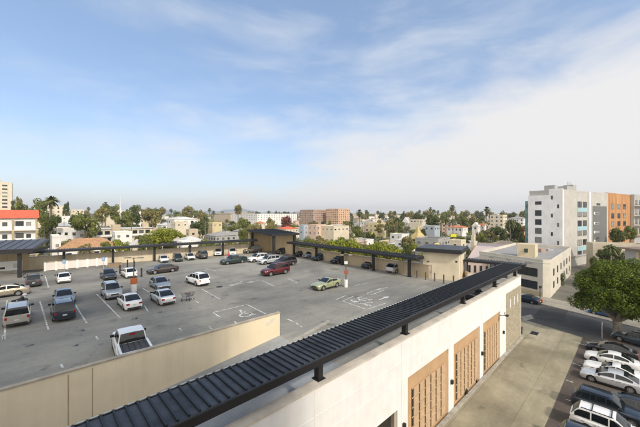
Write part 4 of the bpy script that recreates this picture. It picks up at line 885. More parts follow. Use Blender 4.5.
# hand placed trees: px, ytop, Y, width px, kind, shape, label
HT = [
 (340, 238, 66, 30, 'yellow', 'round', 'bright green hedge tree behind the tan wall, left of the right light pole gap'),
 (329, 239.5, 70, 24, 'yellow', 'round', 'bright green bushy tree behind the tan wall, leftmost of the bright hedge row'),
 (351, 239.5, 63, 26, 'yellow', 'round', 'bright green bushy tree behind the tan wall, above the dark grey hatchback'),
 (371, 243, 58, 27, 'yellow', 'round', 'bright green bushy tree behind the tan wall, left of the silver wagon'),
 (384, 243, 57, 27, 'yellow', 'round', 'bright green bushy tree behind the tan wall, directly over the silver wagon'),
 (396, 246, 55, 26, 'yellow', 'round', 'bright green bushy tree behind the tan wall, nearest the stair house'),
 (162, 226, 105, 30, 'yellow', 'round', 'yellow green broad tree behind the left wall, right of the orange roof'),
 (146, 235, 96, 16, 'mid', 'round', 'mid green tree behind the left canopy, right of the white gabled shed'),
 (114, 241, 90, 22, 'yellow', 'bush', 'yellow green shrub showing above the left wall under the canopy'),
 (106, 241, 88, 9, 'mid', 'bush', 'small green shrub left of the yellow green shrub above the left wall'),
 (207, 240, 96, 18, 'mid', 'bush', 'green shrub right of the white house with the garage behind the left wall'),
 (253, 222.5, 120, 20, 'olive', 'round', 'golden olive tree behind the raised corner canopy, left one'),
 (268, 222, 125, 17, 'olive', 'round', 'golden olive tree behind the raised corner canopy, right one'),
 (243, 228, 112, 10, 'mid', 'round', 'mid green tree just left of the golden olive trees'),
 (305, 236, 95, 14, 'mid', 'round', 'mid green tree behind the wall right of the corner canopy'),
 (50, 208.5, 128, 13, 'dark', 'tall', 'tall dark tree below the date palm beside the red tiled apartment'),
 (44, 213, 118, 10, 'mid', 'round', 'green tree between the red tiled apartment and the date palm'),
 (56, 215, 135, 10, 'dark', 'round', 'dark round tree at the right foot of the date palm'),
 (37, 198.5, 190, 18, 'mid', 'round', 'broad green tree behind the red tile roof, left of the date palm'),
 (24, 202, 190, 16, 'mid', 'round', 'rounded green tree above the middle of the red tile roof'),
 (19.5, 195.5, 230, 6, 'olive', 'tall', 'slim tall conifer right of the cream tower'),
 (13.5, 198.5, 220, 5, 'dark', 'tall', 'slim dark tree touching the right side of the cream tower'),
 (66, 200.5, 230, 6, 'dark', 'tall', 'slim conifer right of the date palm'),
 (85, 212, 140, 23, 'mid', 'round', 'big rounded green tree above the right part of the white apartment'),
 (76, 214, 150, 12, 'dark', 'round', 'dark green tree left of the big rounded tree'),
 (105, 204, 230, 10, 'mid', 'round', 'green tree left of the white mast'),
 (102, 207.5, 200, 12, 'olive', 'round', 'olive tree left of the mast, in front of the green tree'),
 (115, 204.5, 240, 12, 'mid', 'round', 'green tree directly below the white mast'),
 (136, 205, 230, 14, 'dark', 'round', 'dark tree right of the white mast'),
 (124, 210, 185, 16, 'mid', 'round', 'mid green tree in front of the white mast'),
 (150, 207, 210, 17, 'olive', 'round', 'olive green tree right of the white mast'),
 (200, 220, 190, 17, 'dark', 'round', 'dark green tree right of the brick fronted white house'),
 (205, 214, 220, 9, 'mid', 'tall', 'tall green tree behind the dark green tree in the middle left'),
 (188, 206, 330, 10, 'olive', 'round', 'olive tree on the skyline left of the long white building'),
 (238, 204.5, 260, 8, 'olive', 'round', 'single round tree on the skyline over the long white building'),
 (243, 218, 230, 12, 'mid', 'round', 'green tree in front of the left end of the long white building'),
 (286, 216, 260, 12, 'red', 'round', 'reddish tree in front of the long white building'),
 (271, 217, 280, 8, 'olive', 'round', 'small olive tree in front of the middle of the long white building'),
 (419.5, 211.5, 330, 12, 'dark', 'round', 'dark round tree left of the tallest palms, behind the cream hall'),
 (433, 213.5, 230, 14, 'dark', 'round', 'dark round ficus below the twin thin palms'),
 (445, 213, 300, 10, 'mid', 'round', 'green tree left of the tall palm with thick skirt'),
 (463, 214.5, 250, 12, 'mid', 'round', 'green tree right of the tall palm with thick skirt'),
 (475, 215.5, 260, 10, 'olive', 'round', 'olive tree behind the terracotta roofed hall'),
 (500, 225.5, 150, 12, 'dark', 'round', 'dark street tree right of the pink roof, left one of a cluster'),
 (513, 221, 158, 16, 'dark', 'round', 'dark street tree in the middle of the cluster before the grey apartment'),
 (523, 231, 145, 9, 'dark', 'round', 'dark street tree nearest the grey apartment, right one of the cluster'),
 (520, 224, 170, 8, 'red', 'round', 'small coral flowered tree left of the grey apartment'),
 (615, 245, 88, 20, 'dark', 'round', 'dark tree in front of the orange apartment building, above the ficus'),
 (604, 249, 86, 12, 'dark', 'bush', 'dark bush beside the grey apartment, left of the dark tree'),
 (594, 256, 84, 7, 'dark', 'tall', 'small dark street tree at the foot of the grey apartment'),
 (559, 273, 75, 11, 'dark', 'bush', 'dark shrub along the right side of the white commercial building'),
 (565, 269, 84, 6, 'dark', 'bush', 'small dark shrub at the rear of the white commercial building'),
 (619, 227, 108, 14, 'dark', 'round', 'dark tree against the orange apartment facade, left one'),
 (630, 226, 112, 11, 'mid', 'round', 'mid green tree against the orange apartment facade, right one'),
 (468, 237, 125, 6, 'mid', 'bush', 'green shrub on the terrace behind the stair house, right one'),
 (456, 238, 118, 7, 'olive', 'bush', 'brown green shrub on the terrace behind the stair house, left one'),
 (392, 219, 210, 14, 'olive', 'round', 'olive palm-like tree right of the yellow apartment building'),
 (401, 221, 200, 9, 'mid', 'round', 'green tree left of the white gabled church'),
 (380, 223, 180, 8, 'olive', 'round', 'small olive tree in front of the yellow apartment building'),
 (409, 236, 120, 16, 'olive', 'bush', 'olive shrubs left of the dark flat roof behind the stair house'),
 (413, 243, 75, 8, 'yellow', 'bush', 'yellow green shrub against the left side of the stair house'),
]
LAND = []   # screen rects of named things: x0,x1,y0,y1,Y
rw = random.Random(21)
for i, px in enumerate((70, 88, 131, 141, 152, 172, 214, 222, 230, 238, 246, 300, 306, 313, 321, 330, 341, 352, 361, 369, 379, 389, 398, 406)):
    HT.append((px, 240.5+rw.uniform(-3, 3.5)+(3 if px > 350 else 0), rw.uniform(84, 112) if px < 300 else rw.uniform(84, 118), rw.uniform(13, 19), rw.choice(('mid', 'olive', 'dark', 'mid', 'yellow')), rw.choice(('round', 'round', 'bush')),
        f"tree or shrub close behind the perimeter walls, {['first', 'second', 'third', 'fourth', 'fifth', 'sixth', 'seventh', 'eighth', 'ninth', 'tenth', 'eleventh', 'twelfth', 'thirteenth', 'fourteenth', 'fifteenth', 'sixteenth', 'seventeenth', 'eighteenth', 'nineteenth', 'twentieth', 'twenty-first', 'twenty-second', 'twenty-third', 'twenty-fourth'][i]} from the left"))
for (px, yt, Y, wp, kd, shp, lab) in HT:
    X, _ = AT(px, Y)
    if 'tan wall' in lab: Y = (P3+wr*s_at(P3, wr, px, 4.2)+Vector((-wr.y, wr.x))*4.2).y; X, _ = AT(px, Y)
    elif Y < 118 and px < 275 and 'corner' not in lab:
        Y = max(Y, (P1+wl*s_at(P1, wl, px, 5)+Vector((-wl.y, wl.x))*5).y); X, _ = AT(px, Y)
    h = ZT(yt, Y); det = 4 if Y < 130 else 2
    tree(X, Y, h, wp*Y/F, kd, R.randrange(4), shp, label=lab, group='trees around the garage and the landmarks', det=det)
    LAND.append((px-wp*.4, px+wp*.4, yt, yt+8, Y))
HP = [(51, 194.5, 140, 17, 'date', 'tall date palm with full crown beside the red tile roof'),
 (452.3, 204, 240, 8.6, 'fan', 'tallest fan palm with thick crown over the terracotta roofed hall'), (487, 205.5, 215, 9, 'fan', 'tall fan palm with thick crown left of the white corner shops'),
 (430.5, 206.3, 330, 5.5, 'fan', 'thin tall fan palm, left one of the twin palms'), (433.5, 208.5, 300, 7, 'feather', 'thin palm just right of the left twin palm'), (438, 209.5, 330, 4.5, 'fan', 'thin tall fan palm, right one of the twin palms'),
 (482, 216, 190, 11, 'feather', 'feather palm leaning below the tall fan palm at the right'), (446, 217, 200, 10, 'feather', 'yellowish feather palm before the terracotta roofed hall, left one'), (453, 218, 195, 9, 'feather', 'yellowish feather palm before the terracotta roofed hall, right one'),
 (359.5, 208.5, 260, 9, 'fan', 'bushy fan palm right of the pink apartment block'), (351, 220, 190, 9, 'feather', 'feather palm right of the cream flat roofed house'), (397, 216, 190, 11, 'feather', 'wide feather palm in front of the white gabled church'),
 (387, 222, 180, 9, 'feather', 'feather palm beside the yellow apartment building'), (205, 214, 170, 11, 'feather', 'feather palm in the middle left beside the dark green tree'), (105.5, 201, 300, 7, 'fan', 'short fan palm left of the white mast'),
 (510.5, 218, 150, 13, 'feather', 'dark feather palm rising from the street trees left of the grey apartment'), (493, 226, 165, 9, 'feather', 'small feather palm left of the dark street trees'), (611, 243.5, 85, 14, 'feather', 'grey green feather palm before the beige wall right of the grey apartment'),
 (366.5, 209, 420, 5, 'fan', 'distant fan palm right of the bushy fan palm'), (378, 210, 480, 4, 'fan', 'distant small fan palm over the yellow apartment building'), (134.5, 204, 270, 8, 'feather', 'feather palm right of the white mast')]
for (px, yt, Y, wp, st_y, lab) in HP:
    X, _ = AT(px, Y); palm(X, Y, ZT(yt, Y), wp*Y/F, st_y, lab); LAND.append((px-wp*.4, px+wp*.4, yt, yt+10, Y))

# ------------------------------------------------------------------ buildings
WM = {}
def winmesh(w, h, kind):
    key = (round(w, 1), round(h, 1), kind)
    if key in WM: return WM[key]
    w, h = max(.3, key[0]), max(.3, key[1]); fr_ = MB(); t = .07; fm = M['white'] if kind != 'dark' else M['trim']
    fr_.box(-w/2, w/2, -.05, .03, -h/2, -h/2+t, fm); fr_.box(-w/2, w/2, -.05, .03, h/2-t, h/2, fm); fr_.box(-w/2, -w/2+t, -.05, .03, -h/2+t, h/2-t, fm); fr_.box(w/2-t, w/2, -.05, .03, -h/2+t, h/2-t, fm)
    n = max(1, int(w/1.1))
    for k in range(1, n): x = -w/2+w*k/n; fr_.box(x-.03, x+.03, -.045, .03, -h/2+t, h/2-t, fm)
    gl = MB(); gl.box(-w/2+t, w/2-t, -.02, .02, -h/2+t, h/2-t, M['glass'] if kind != 'teal' else M['tealglass'])
    WM[key] = (fr_.mesh('window'), gl.mesh('pane')); return WM[key]
def add_window(parent, A_, B_, s, zc, w, h, kind='std', simple=False):
    """window on the wall from A_ to B_ (local coords), s metres along, outside = right side"""
    A_ = Vector(A_); B_ = Vector(B_); d = (B_-A_).normalized(); a = math.atan2(d.y, d.x); p = A_+d*s
    fm, gm = winmesh(w, h, kind)
    o = bpy.data.objects.new('window', gm if simple else fm); COL.objects.link(o); o.parent = parent; o.location = (p.x+d.y*.03, p.y-d.x*.03, zc); o.rotation_euler.z = a
    if not simple: q = bpy.data.objects.new('pane', gm); COL.objects.link(q); q.parent = o
    return o
def bld(name, pts, z1, wallm, roofm, label, cat='building', roof='flat', rh=1.5, over=.4, group=None, z0=0, parapet=.5):
    """pts: world corners, first edge = front (seen from the camera), counterclockwise"""
    c = (pts[0][0], pts[0][1]); r = empty(name, (c[0], c[1], z0), 0, label, cat, group)
    lp = [(p[0]-c[0], p[1]-c[1]) for p in pts]; h = z1-z0
    w = MB(); w.prism(lp, 0, h, wallm); w.build('wall', r)
    n = len(lp); cxx = sum(p[0] for p in lp)/n; cyy = sum(p[1] for p in lp)/n
    def grow(k): return [(p[0]+(p[0]-cxx)/max(.1, math.hypot(p[0]-cxx, p[1]-cyy))*k, p[1]+(p[1]-cyy)/max(.1, math.hypot(p[0]-cxx, p[1]-cyy))*k) for p in lp]
    if roof == 'flat':
        w = MB(); o_ = grow(.08); i_ = grow(-.3)
        w.prism(grow(-.28), h-.0, h+.03, roofm)
        for k in range(n):
            a0, a1, b1, b0 = o_[k], o_[(k+1) % n], i_[(k+1) % n], i_[k]
            w.prism([a0, a1, b1, b0], h-.02, h+parapet, wallm)
        w.build('roof', r)
    elif roof == 'slab':
        w = MB(); w.prism(grow(over), h, h+.3, roofm); w.build('roof', r)
    else:
        g_ = grow(over); w = MB(); w.prism(g_, h, h+.12, roofm)
        a0, a1, a2, a3 = [Vector((*p, h+.12)) for p in g_[:4]]
        if (a1-a0).length < (a2-a1).length: a0, a1, a2, a3 = a1, a2, a3, a0
        m0 = (a0+a3)/2; m1 = (a1+a2)/2; ins = .0 if roof == 'gable' else min(.45, (a3-a0).length/2/max(.1, (a1-a0).length)); up = Vector((0, 0, rh))
        t0 = m0+(m1-m0)*ins+up; t1 = m1+(m0-m1)*ins+up
        w.face([a0, a1, t1, t0], roofm); w.face([a2, a3, t0, t1], roofm)
        em = wallm if roof == 'gable' else roofm; w.face([a1, a2, t1], em); w.face([a3, a0, t0], em)
        w.build('roof', r)
    return r, lp
UU = Vector((SA, CA)); VV = Vector((-CA, SA))
def hit(c, d, px):
    t = (px-CX)/F; return (t*c.y-c.x)/(d.x-t*d.y)
def grid_pts(xa, xb, Y, depth, fl=None):
    """grid-aligned footprint whose visible outline runs from pixel column xa to xb; nearest corner at depth Y"""
    xm = (xa+xb)/2
    if fl is None: fl = min(.95, max(.04, (xm-28)/607))
    if fl <= .05:
        R_e = Vector(AT(xb, Y)); l = min(400, -hit(R_e, UU, xa)); c = R_e-UU*l; lR = l; lL = depth
    else:
        c = Vector(AT(xa+(xb-xa)*fl, Y)); lL = hit(c, VV, xa) if fl > .08 else depth; lR = hit(c, UU, xb)
        if not (1 < lL < depth*3): lL = depth*1.2
        if not (1 < lR < 200): lR = depth
    return [tuple(c+VV*lL), tuple(c), tuple(c+UU*lR), tuple(c+UU*lR+VV*lL)]
def front_pts(xa, xb, Y, depth, skew=0.0, Yb=None):
    p = Vector(AT(xa, Y)); q = Vector(AT(xb, Yb or Y)); d = (q-p).normalized(); n = Vector((-d.y, d.x))
    return [tuple(p), tuple(q), tuple(q+n*depth), tuple(p+n*depth)]
def edge_T(lp, i):
    a = Vector(lp[i]); b = Vector(lp[(i+1) % len(lp)]); d = b-a
    return Matrix.Translation((a.x, a.y, 0)) @ Matrix.Rotation(math.atan2(d.y, d.x), 4, 'Z'), d.length
def sm(name, c, **k): return mat(name, c, .85, var=.07, scale=.25, scale2=.6, **k)
W_ = dict(white=sm('w_white', (.78, .755, .71)), cream=sm('w_cream', (.66, .58, .44)), tan=sm('w_tan', (.54, .44, .31)), yellow=sm('w_yellow', (.62, .52, .30)), pink=sm('w_pink', (.66, .48, .38)), grey=sm('w_grey', (.40, .39, .37)), orange=sm('w_orange', (.62, .41, .27)), brick=sm('w_brick', (.42, .29, .22)), bluegrey=sm('w_bluegrey', (.42, .46, .50)))
R_ = dict(grey=sm('r_grey', (.30, .29, .28)), white=sm('r_white', (.58, .57, .55)), terra=mat('r_terra', (.55, .20, .09), .85, var=.25, scale=1.5), dark=sm('r_dark', (.10, .095, .09)), tan=sm('r_tan', (.42, .33, .25)), brown=sm('r_brown', (.22, .16, .12)), orange=mat('r_orange', (.42, .235, .12), .85, var=.2, scale=1.2), redtile=mat('r_redtile', (.68, .13, .06), .8, var=.22, scale=1.8), yellow=mat('r_yellow', (.52, .40, .17), .8, var=.15, scale=1.5))

# red tile apartment
p = grid_pts(-40, 36, 90, 13, .0); r, lp = bld('apartment_building', p, ZT(217.8, 86), W_['white'], R_['redtile'], 'three-storey cream apartment with red tile roof and white balconies at the left', 'apartment building', 'gable', 2.3, .9)
T, Wf = edge_T(lp, 1)
for zf in (13.0, 9.5, 6.0, 2.6):
    n = int(Wf/4.6); m = MB(); m.box(0, Wf+.6, -1.25, -.0, zf-.25, zf, W_['cream'], T); m.build('balcony_floor', r)
    for k in range(n):
        x0 = Wf*k/n; x1 = Wf*(k+1)/n
        m = MB(); m.box(x0+.35, x1-.15, -1.25, -1.15, zf, zf+1.1, M['white'], T); m.build('balcony_panel', r)
        m = MB(); m.box(x1-.15, x1+.3, -1.25, -.9, zf, zf+3.2, mat('column_tan', (.40, .31, .18)), T); m.build('column', r)
        add_window(r, lp[1], lp[2], x0+1.4, zf+1.35, 1.7, 2.3, 'dark'); add_window(r, lp[1], lp[2], x0+3.3, zf+1.45, 1.0, 1.6, 'dark')
LAND.append((0, 36, 209, 247, 82))
# tower
p = grid_pts(-14, 12, 300, 22, 0.); r, lp = bld('apartment_tower', p, ZT(182.5, 300), W_['cream'], R_['grey'], 'distant cream residential tower rising behind the red tile roof', 'tower')
T, W0 = edge_T(lp, 1)
for k in range(12):
    for x, w in ((W0-5, 3.8), (W0-20, 4.2), (W0-14.5, 3.0)): add_window(r, lp[1], lp[2], x, 45-k*3.5, w, 1.7, 'dark', True)
for x0, x1, c_ in ((W0-11.5, W0-8.4, M['white']), (W0-24.5, W0-22.6, W_['tan'])):
    m = MB(); m.box(x0, x1, -.4, 0, 0, 48, c_, T); m.build('pilaster', r)
m = MB(); m.box(W0-17, W0-8, 4, 10, 48, 50.5, W_['cream'], T); m.build('lift_housing', r)
LAND.append((0, 13, 182, 209, 300))
# white long apartment behind left wall
p = grid_pts(49, 97, 150, 10, .0); r, lp = bld('apartment_building', p, ZT(228, 150), W_['white'], R_['white'], 'long white two-storey apartment with few small windows above the orange roof', 'apartment building', parapet=.7)
T, W0 = edge_T(lp, 1)
for f, z in ((.2, 8.2), (.34, 8.2), (.5, 8.0), (.66, 7.2), (.8, 7.2), (.1, 8.2)): add_window(r, lp[1], lp[2], W0*f, z, 1.1, 1.3, 'dark')
LAND.append((49, 97, 226, 247, 150))
p = grid_pts(96, 152, 165, 12, .0); r, lp = bld('apartment_building', p, ZT(227.5, 165), W_['cream'], R_['white'], 'long cream apartment block with dark balcony recesses and a tan stair tower', 'apartment building', 'slab', over=1.2)
T, W0 = edge_T(lp, 1); n = int(W0/3.0)
for k in range(n): add_window(r, lp[1], lp[2], 1.6+k*3.0, 8.0, 2.1, 1.9, 'dark')
for k in range(n): add_window(r, lp[1], lp[2], 2.4+k*3.0, 4.8, 1.4, 1.5, 'dark')
m = MB(); m.box(W0*.26, W0*.40, -1.5, 2, 0, 12.1, W_['tan'], T); m.build('stair_tower', r); m = MB(); m.box(W0*.84, W0*.94, 1, 4, 9, 12.4, W_['tan'], T); m.build('lift_housing', r)
m = MB(); m.box(0, W0, -1.5, -1.4, 6.2, 7.2, W_['white'], T); m.build('balcony_rail', r)
LAND.append((96, 152, 224, 240, 156))
# orange roofed building
p = grid_pts(59, 119, 108, 9, .0); r, lp = bld('flat_building', p, ZT(244.5, 112), W_['white'], R_['orange'], 'low building with a broad orange roof behind the left perimeter wall', 'building', 'hip', 3.0, .5)
T, W0 = edge_T(lp, 1)
for f in (.15, .35, .6, .85): add_window(r, lp[1], lp[2], W0*f, 4.2, 1.4, 1.2, 'dark')
LAND.append((58, 118, 234, 250, 110))
p = grid_pts(52, 61, 100, 10, 0.); r, lp = bld('house', p, ZT(236, 102), W_['white'], R_['white'], 'narrow white block adjoining the left end of the orange roof', 'building'); add_window(r, lp[1], lp[2], 1.3, 7.2, .8, 1.0, 'dark')
LAND.append((52, 60, 235, 250, 108))
# mast
X, Y = AT(120.6, 230); o = empty('radio_mast', (X, Y, 0), 0, 'slim white mast standing above the trees at the left', 'mast'); m = MB(); m.tube([(0, 0, 0), (0, 0, 18), (0, 0, ZT(196, 230))], [.3, .26, .12], M['white'], 8); m.build('pole', o, True); m = MB(); m.tube([(0, 0, 17.5), (0, 0, 22)], [.42, .36], M['white'], 10); m.build('antenna_shroud', o)
# other named buildings: name, xa, xb, ytop, Y, depth, wall, roof, rooftype, rh, label, windows(cols, w,h, rows of z from top), cat
NB = [
 ('house', 54, 79, 222.5, 205, 12, 'brick', 'bluegrey', 'hip', 2.2, 'brick house with pale blue-grey roof behind the white apartment', (4, 1.6, 1.2, 1)),
 ('house', 61, 73, 216, 225, 8, 'white', 'white', 'flat', 1, 'small white rooftop block above the brick house', (2, 1, 1, 1)),
 ('apartment_building', 36, 65, 206, 260, 14, 'cream', 'tan', 'flat', 1, 'cream apartment behind the trees either side of the date palm', (7, 1.5, 1.5, 3)),
 ('house', 70, 84, 209.5, 280, 12, 'cream', 'tan', 'flat', 1, 'cream house on the skyline right of the slim conifer', (3, 1.5, 1.5, 1)),
 ('house', 100, 124, 210, 300, 12, 'cream', 'tan', 'flat', 1, 'cream flat house behind the foot of the white mast', (5, 1.5, 1.5, 1)),
 ('house', 129, 141, 211, 250, 12, 'white', 'white', 'flat', 1, 'bright white house right of the white mast', (3, 1.5, 1.5, 2)),
 ('garden_shed', 130, 147, 240, 100, 9, 'cream', 'white', 'gable', 1.8, 'low white gabled shed roof right of the orange roof', (2, 1, 1, 1)),
 ('house', 112, 132, 232.5, 128, 8, 'white', 'white', 'flat', 1, 'white house with a small window between orange roof and gabled shed', (2, 1.2, 1.2, 1)),
 ('house', 167, 196, 216.5, 185, 14, 'white', 'white', 'gable', 1.6, 'white house with dark windows on brick base in the middle left', (6, 2.2, 1.6, 1)),
 ('house', 171, 188, 222, 178, 6, 'cream', 'tan', 'flat', 1, 'cream garage block in front of the brick fronted white house', (2, 1.2, 1, 1)),
 ('house', 174, 206, 237, 108, 12, 'white', 'white', 'hip', 1.8, 'low white house with pale roof behind the left wall, above dark suv', (5, 1.6, 1.1, 1)),
 ('house', 177, 196, 242.5, 96, 5, 'white', 'white', 'flat', 1, 'white garage with one small opening directly behind the left wall', (1, 1.4, .8, 1)),
 ('house', 186, 198, 230, 128, 9, 'tan', 'tan', 'flat', 1, 'small tan house right of the yellow green broad tree', (2, 1.2, 1, 1)),
 ('warehouse', 232, 297, 213.6, 430, 40, 'white', 'tan', 'flat', 1, 'long white institutional building in the distance with small windows', (14, 1.6, 1.6, 3)),
 ('warehouse', 214, 262, 211.3, 520, 40, 'tan', 'tan', 'hip', 3, 'long tan roofed hall behind the long white building', (10, 2, 2, 1)),
 ('house', 277, 298, 226.5, 210, 12, 'cream', 'redtile', 'hip', 1.4, 'cream house with bright red tile roof above the corner canopy', (5, 1.2, 1.2, 1)),
 ('house', 254, 266, 221, 260, 10, 'cream', 'terra', 'hip', 1.6, 'small house with terracotta roof left of the reddish tree', (3, 1.2, 1.2, 1)),
 ('house', 299, 309, 225, 200, 10, 'bluegrey', 'white', 'flat', 1, 'pale blue house right of the bright red tile roof', (2, 1.4, 1.4, 2)),
 ('apartment_building', 308, 326, 225, 180, 14, 'pink', 'tan', 'flat', 1, 'salmon apartment building above the hedge side wall', (5, 1.2, 1.5, 2)),
 ('apartment_building', 300, 328, 209.5, 420, 25, 'brick', 'brown', 'flat', 1, 'brown apartment block, left half of the large block on the skyline', (9, 2.2, 1.8, 7)),
 ('apartment_building', 326, 350, 208.5, 410, 25, 'orange', 'tan', 'flat', 1, 'orange pink apartment block on the skyline right of its brown neighbour', (8, 2.4, 1.9, 7)),
 ('house', 318, 349, 226.5, 175, 14, 'cream', 'tan', 'flat', 1, 'cream flat roofed house with paired windows right of the salmon apartment', (4, 2.0, 1.2, 1)),
 ('apartment_building', 365, 386, 223.5, 215, 14, 'yellow', 'tan', 'flat', 1, 'yellow two-storey apartment building in the middle distance', (5, 1.8, 1.6, 2)),
 ('church', 402, 412, 217, 330, 16, 'white', 'white', 'gable', 6, 'white gabled church standing right of the middle', (2, 1.8, 3, 1)),
 ('house', 410, 425, 219.5, 310, 12, 'cream', 'cream', 'flat', 1, 'cream hall between the white church and the dark ficus', (4, 2, 1.5, 1)),
 ('hall', 447, 468, 225, 230, 12, 'white', 'terra', 'hip', 1.8, 'white hall with terracotta roof under the tallest fan palm', (7, 1.4, 1.6, 1)),
 ('shop_building', 424, 440, 226, 210, 10, 'bluegrey', 'white', 'flat', 1, 'low shop with pale violet band left of the terracotta roofed hall', (4, 1.8, 1.5, 1)),
 ('shop_building', 472, 480, 222, 235, 12, 'white', 'white', 'gable', 3, 'small white gabled house between the two tallest fan palms', (2, 1.8, 2, 1)),
 ('shop_building', 490, 507, 215, 250, 16, 'cream', 'grey', 'flat', 1, 'white corner shops with grey roof left of the dark street trees', (5, 1.8, 1.6, 3)),
 ('house', 508, 527, 216, 290, 16, 'white', 'grey', 'hip', 2, 'white house with grey hip roof behind the coral flowered tree', (5, 1.8, 1.6, 2)),
 ('flat_building', 415, 450, 239.5, 118, 14, 'grey', 'dark', 'flat', 1, 'low building with broad dark flat roof behind the stair house', (5, 1.4, 1, 1)),
 ('house', 431, 442, 243.5, 105, 5, 'yellow', 'yellow', 'gable', 1.6, 'small yellow gabled roof in front of the broad dark flat roof', (1, 1, 1, 1)),
 ('house', 449, 466, 241, 108, 8, 'cream', 'cream', 'flat', 1, 'cream terrace block with parapet behind the stair house roof', (3, 1, 1, 1)),
 ('house', 471, 475.5, 236, 116, 2, 'cream', 'cream', 'flat', 1, 'cream chimney like block right of the terrace behind the stair house', None),
 ('house', 395, 412, 240.5, 128, 8, 'white', 'grey', 'flat', 1, 'white sign fronted shop left of the olive shrubs', (2, 1.4, 1, 1)),
 ('house', 206, 236, 232, 150, 12, 'grey', 'grey', 'hip', 1.8, 'grey hip roofed house left of the golden olive trees', (5, 1.4, 1.2, 1)),
 ('house', 208, 222, 222.5, 200, 10, 'yellow', 'tan', 'flat', 1, 'pale yellow house in the middle left below the tan roofed hall', (3, 1.2, 1.2, 1)),
]
def named(nb):
    nm, xa, xb, yt, Y, dep, wm, rm, rt, rh, lab, win = nb
    h = ZT(yt, Y)-(rh if rt in ('hip', 'gable') else 0); p = grid_pts(xa, xb, Y, dep)
    rm_ = R_.get(rm) or W_[rm]
    r, lp = bld(nm, p, h, W_[wm], rm_, lab, {'church': 'church', 'garden_shed': 'shed', 'warehouse': 'hall', 'hall': 'hall', 'shop_building': 'shop', 'apartment_building': 'apartment building'}.get(nm, 'house'), rt, rh, .5)
    if win:
        n, w, wh, rows = win; L0 = (Vector(lp[1])-Vector(lp[0])).length; L1 = (Vector(lp[2])-Vector(lp[1])).length
        w *= .8; wh *= .85
        for j in range(rows):
            z = h-1.5-j*3.1
            if z < .8: break
            for ed, LL in ((0, L0), (1, L1)):
                nn_ = max(1, min(16, int(LL/max(2.6, w*1.9))))
                for k in range(nn_): add_window(r, lp[ed], lp[ed+1], LL*(k+.5)/nn_+.25*math.sin(k*7+xa), z, min(w, LL/nn_*.6), wh, 'dark', Y > 160)
    LAND.append((xa, xb, yt, min(yt+14, 248), Y)); return r
for nb in NB: named(nb)
# yellow tent roofs
for (px, yt, yb, Y, wp, lab) in ((418, 224.5, 238, 150, 13, 'tall yellow pyramid tent roof left of the broad dark flat roof'),):
    X, _ = AT(px, Y); o = empty('tent_pavilion', (X, Y, 0), .4, lab, 'tent'); z0, z1 = ZT(yb, Y), ZT(yt, Y); w = wp*Y/F/2
    m = MB(); b4 = [(-w, -w, z0), (w, -w, z0), (w, w, z0), (-w, w, z0)]; mid = [(-w*.35, -w*.35, z0+(z1-z0)*.45), (w*.35, -w*.35, z0+(z1-z0)*.45), (w*.35, w*.35, z0+(z1-z0)*.45), (-w*.35, w*.35, z0+(z1-z0)*.45)]
    for k in range(4): m.face([b4[k], b4[(k+1) % 4], mid[(k+1) % 4], mid[k]], R_['yellow']); m.face([mid[k], mid[(k+1) % 4], (0, 0, z1)], R_['yellow'])
    m.build('roof', o); 
    for k in range(4): m = MB(); m.tube([(b4[k][0]*.95, b4[k][1]*.95, 0), (b4[k][0]*.95, b4[k][1]*.95, z0)], [.12, .12], M['white'], 6); m.build('leg', o)
    LAND.append((px-6, px+6, yt, yb, Y))
# yellow signs
for px, yt, Y, w, h, lab in ((371, 232, 190, 1.6, 3.2, 'bright yellow green sign board beside the parked cars in the middle distance'), (453.5, 233.5, 170, 3.2, 1.6, 'bright yellow sign board on the street before the terracotta roofed hall')):
    X, _ = AT(px, Y); o = empty('sign_board', (X, Y, 0), 0, lab, 'sign'); z = ZT(yt, Y); m = MB(); m.box(-w/2, w/2, -.12, .12, z-h, z, mat('sign_yellow', (.72, .66, .03), .6)); m.build('sign_plate', o)
    m = MB(); m.tube([(0, 0, 0), (0, 0, z-h)], [.12, .12], M['trim'], 8); m.build('pole', o)
# pink roofed market
pk_pts = [AT(466, 78), AT(487, 76), AT(512, 118), AT(478, 128)]
zr = 5.2
r, lp = bld('market_building', pk_pts, zr, sm('w_rose', (.60, .47, .41)), sm('r_rose', (.56, .46, .42)), 'low pink building with broad pale pink flat roof beyond the deck end', 'building', parapet=.35)
for k in range(4): add_window(r, lp[0], lp[1], .8+k*1.3, 3.6, .5, 1.8, 'dark')
# white commercial building
Cc = Vector((47.4, 62.6)); e1 = Vector((math.cos(rad(111)), math.sin(rad(111)))); e2 = Vector((math.cos(rad(45)), math.sin(rad(45))))
q = [Cc+e1*17, Cc+e1*1.3, Cc+e2*1.4, Cc+e2*37, Cc+e2*34+e1*16]
r, lp = bld('commercial_building', [tuple(p) for p in q], 7.2, sm('w_offwhite', (.62, .57, .475)), R_['grey'], 'off-white two-storey commercial building across the street with cream rooftop box', 'building', parapet=.75)
W0 = (Vector(lp[1])-Vector(lp[0])).length
for s, w in ((W0-3.3, 4.4), (W0-10.3, 4.6)):
    add_window(r, lp[0], lp[1], s, 5.0, w, 1.75, 'dark'); add_window(r, lp[0], lp[1], s, 2.25, w, 1.7, 'dark')
for k in range(6): add_window(r, lp[2], lp[3], 4+k*5.4, 4.9, 1.3, 1.5, 'dark'); 
for k in range(6): add_window(r, lp[2], lp[3], 4+k*5.4, 2.2, 1.3, 1.4, 'dark')
a = math.atan2(lp[1][1], lp[1][0]); T = Matrix.Rotation(a, 4, 'Z')
m = MB(); m.box(0, W0, -.06, 0, .13, 1.0, sm('w_base', (.50, .42, .26)), T); m.build('base_band', r)
for s in (3.5, 8, 12.6): m = MB(); m.box(s-.7, s+.7, -.07, 0, 6.75, 7.0, W_['grey'], T); m.build('vent', r)
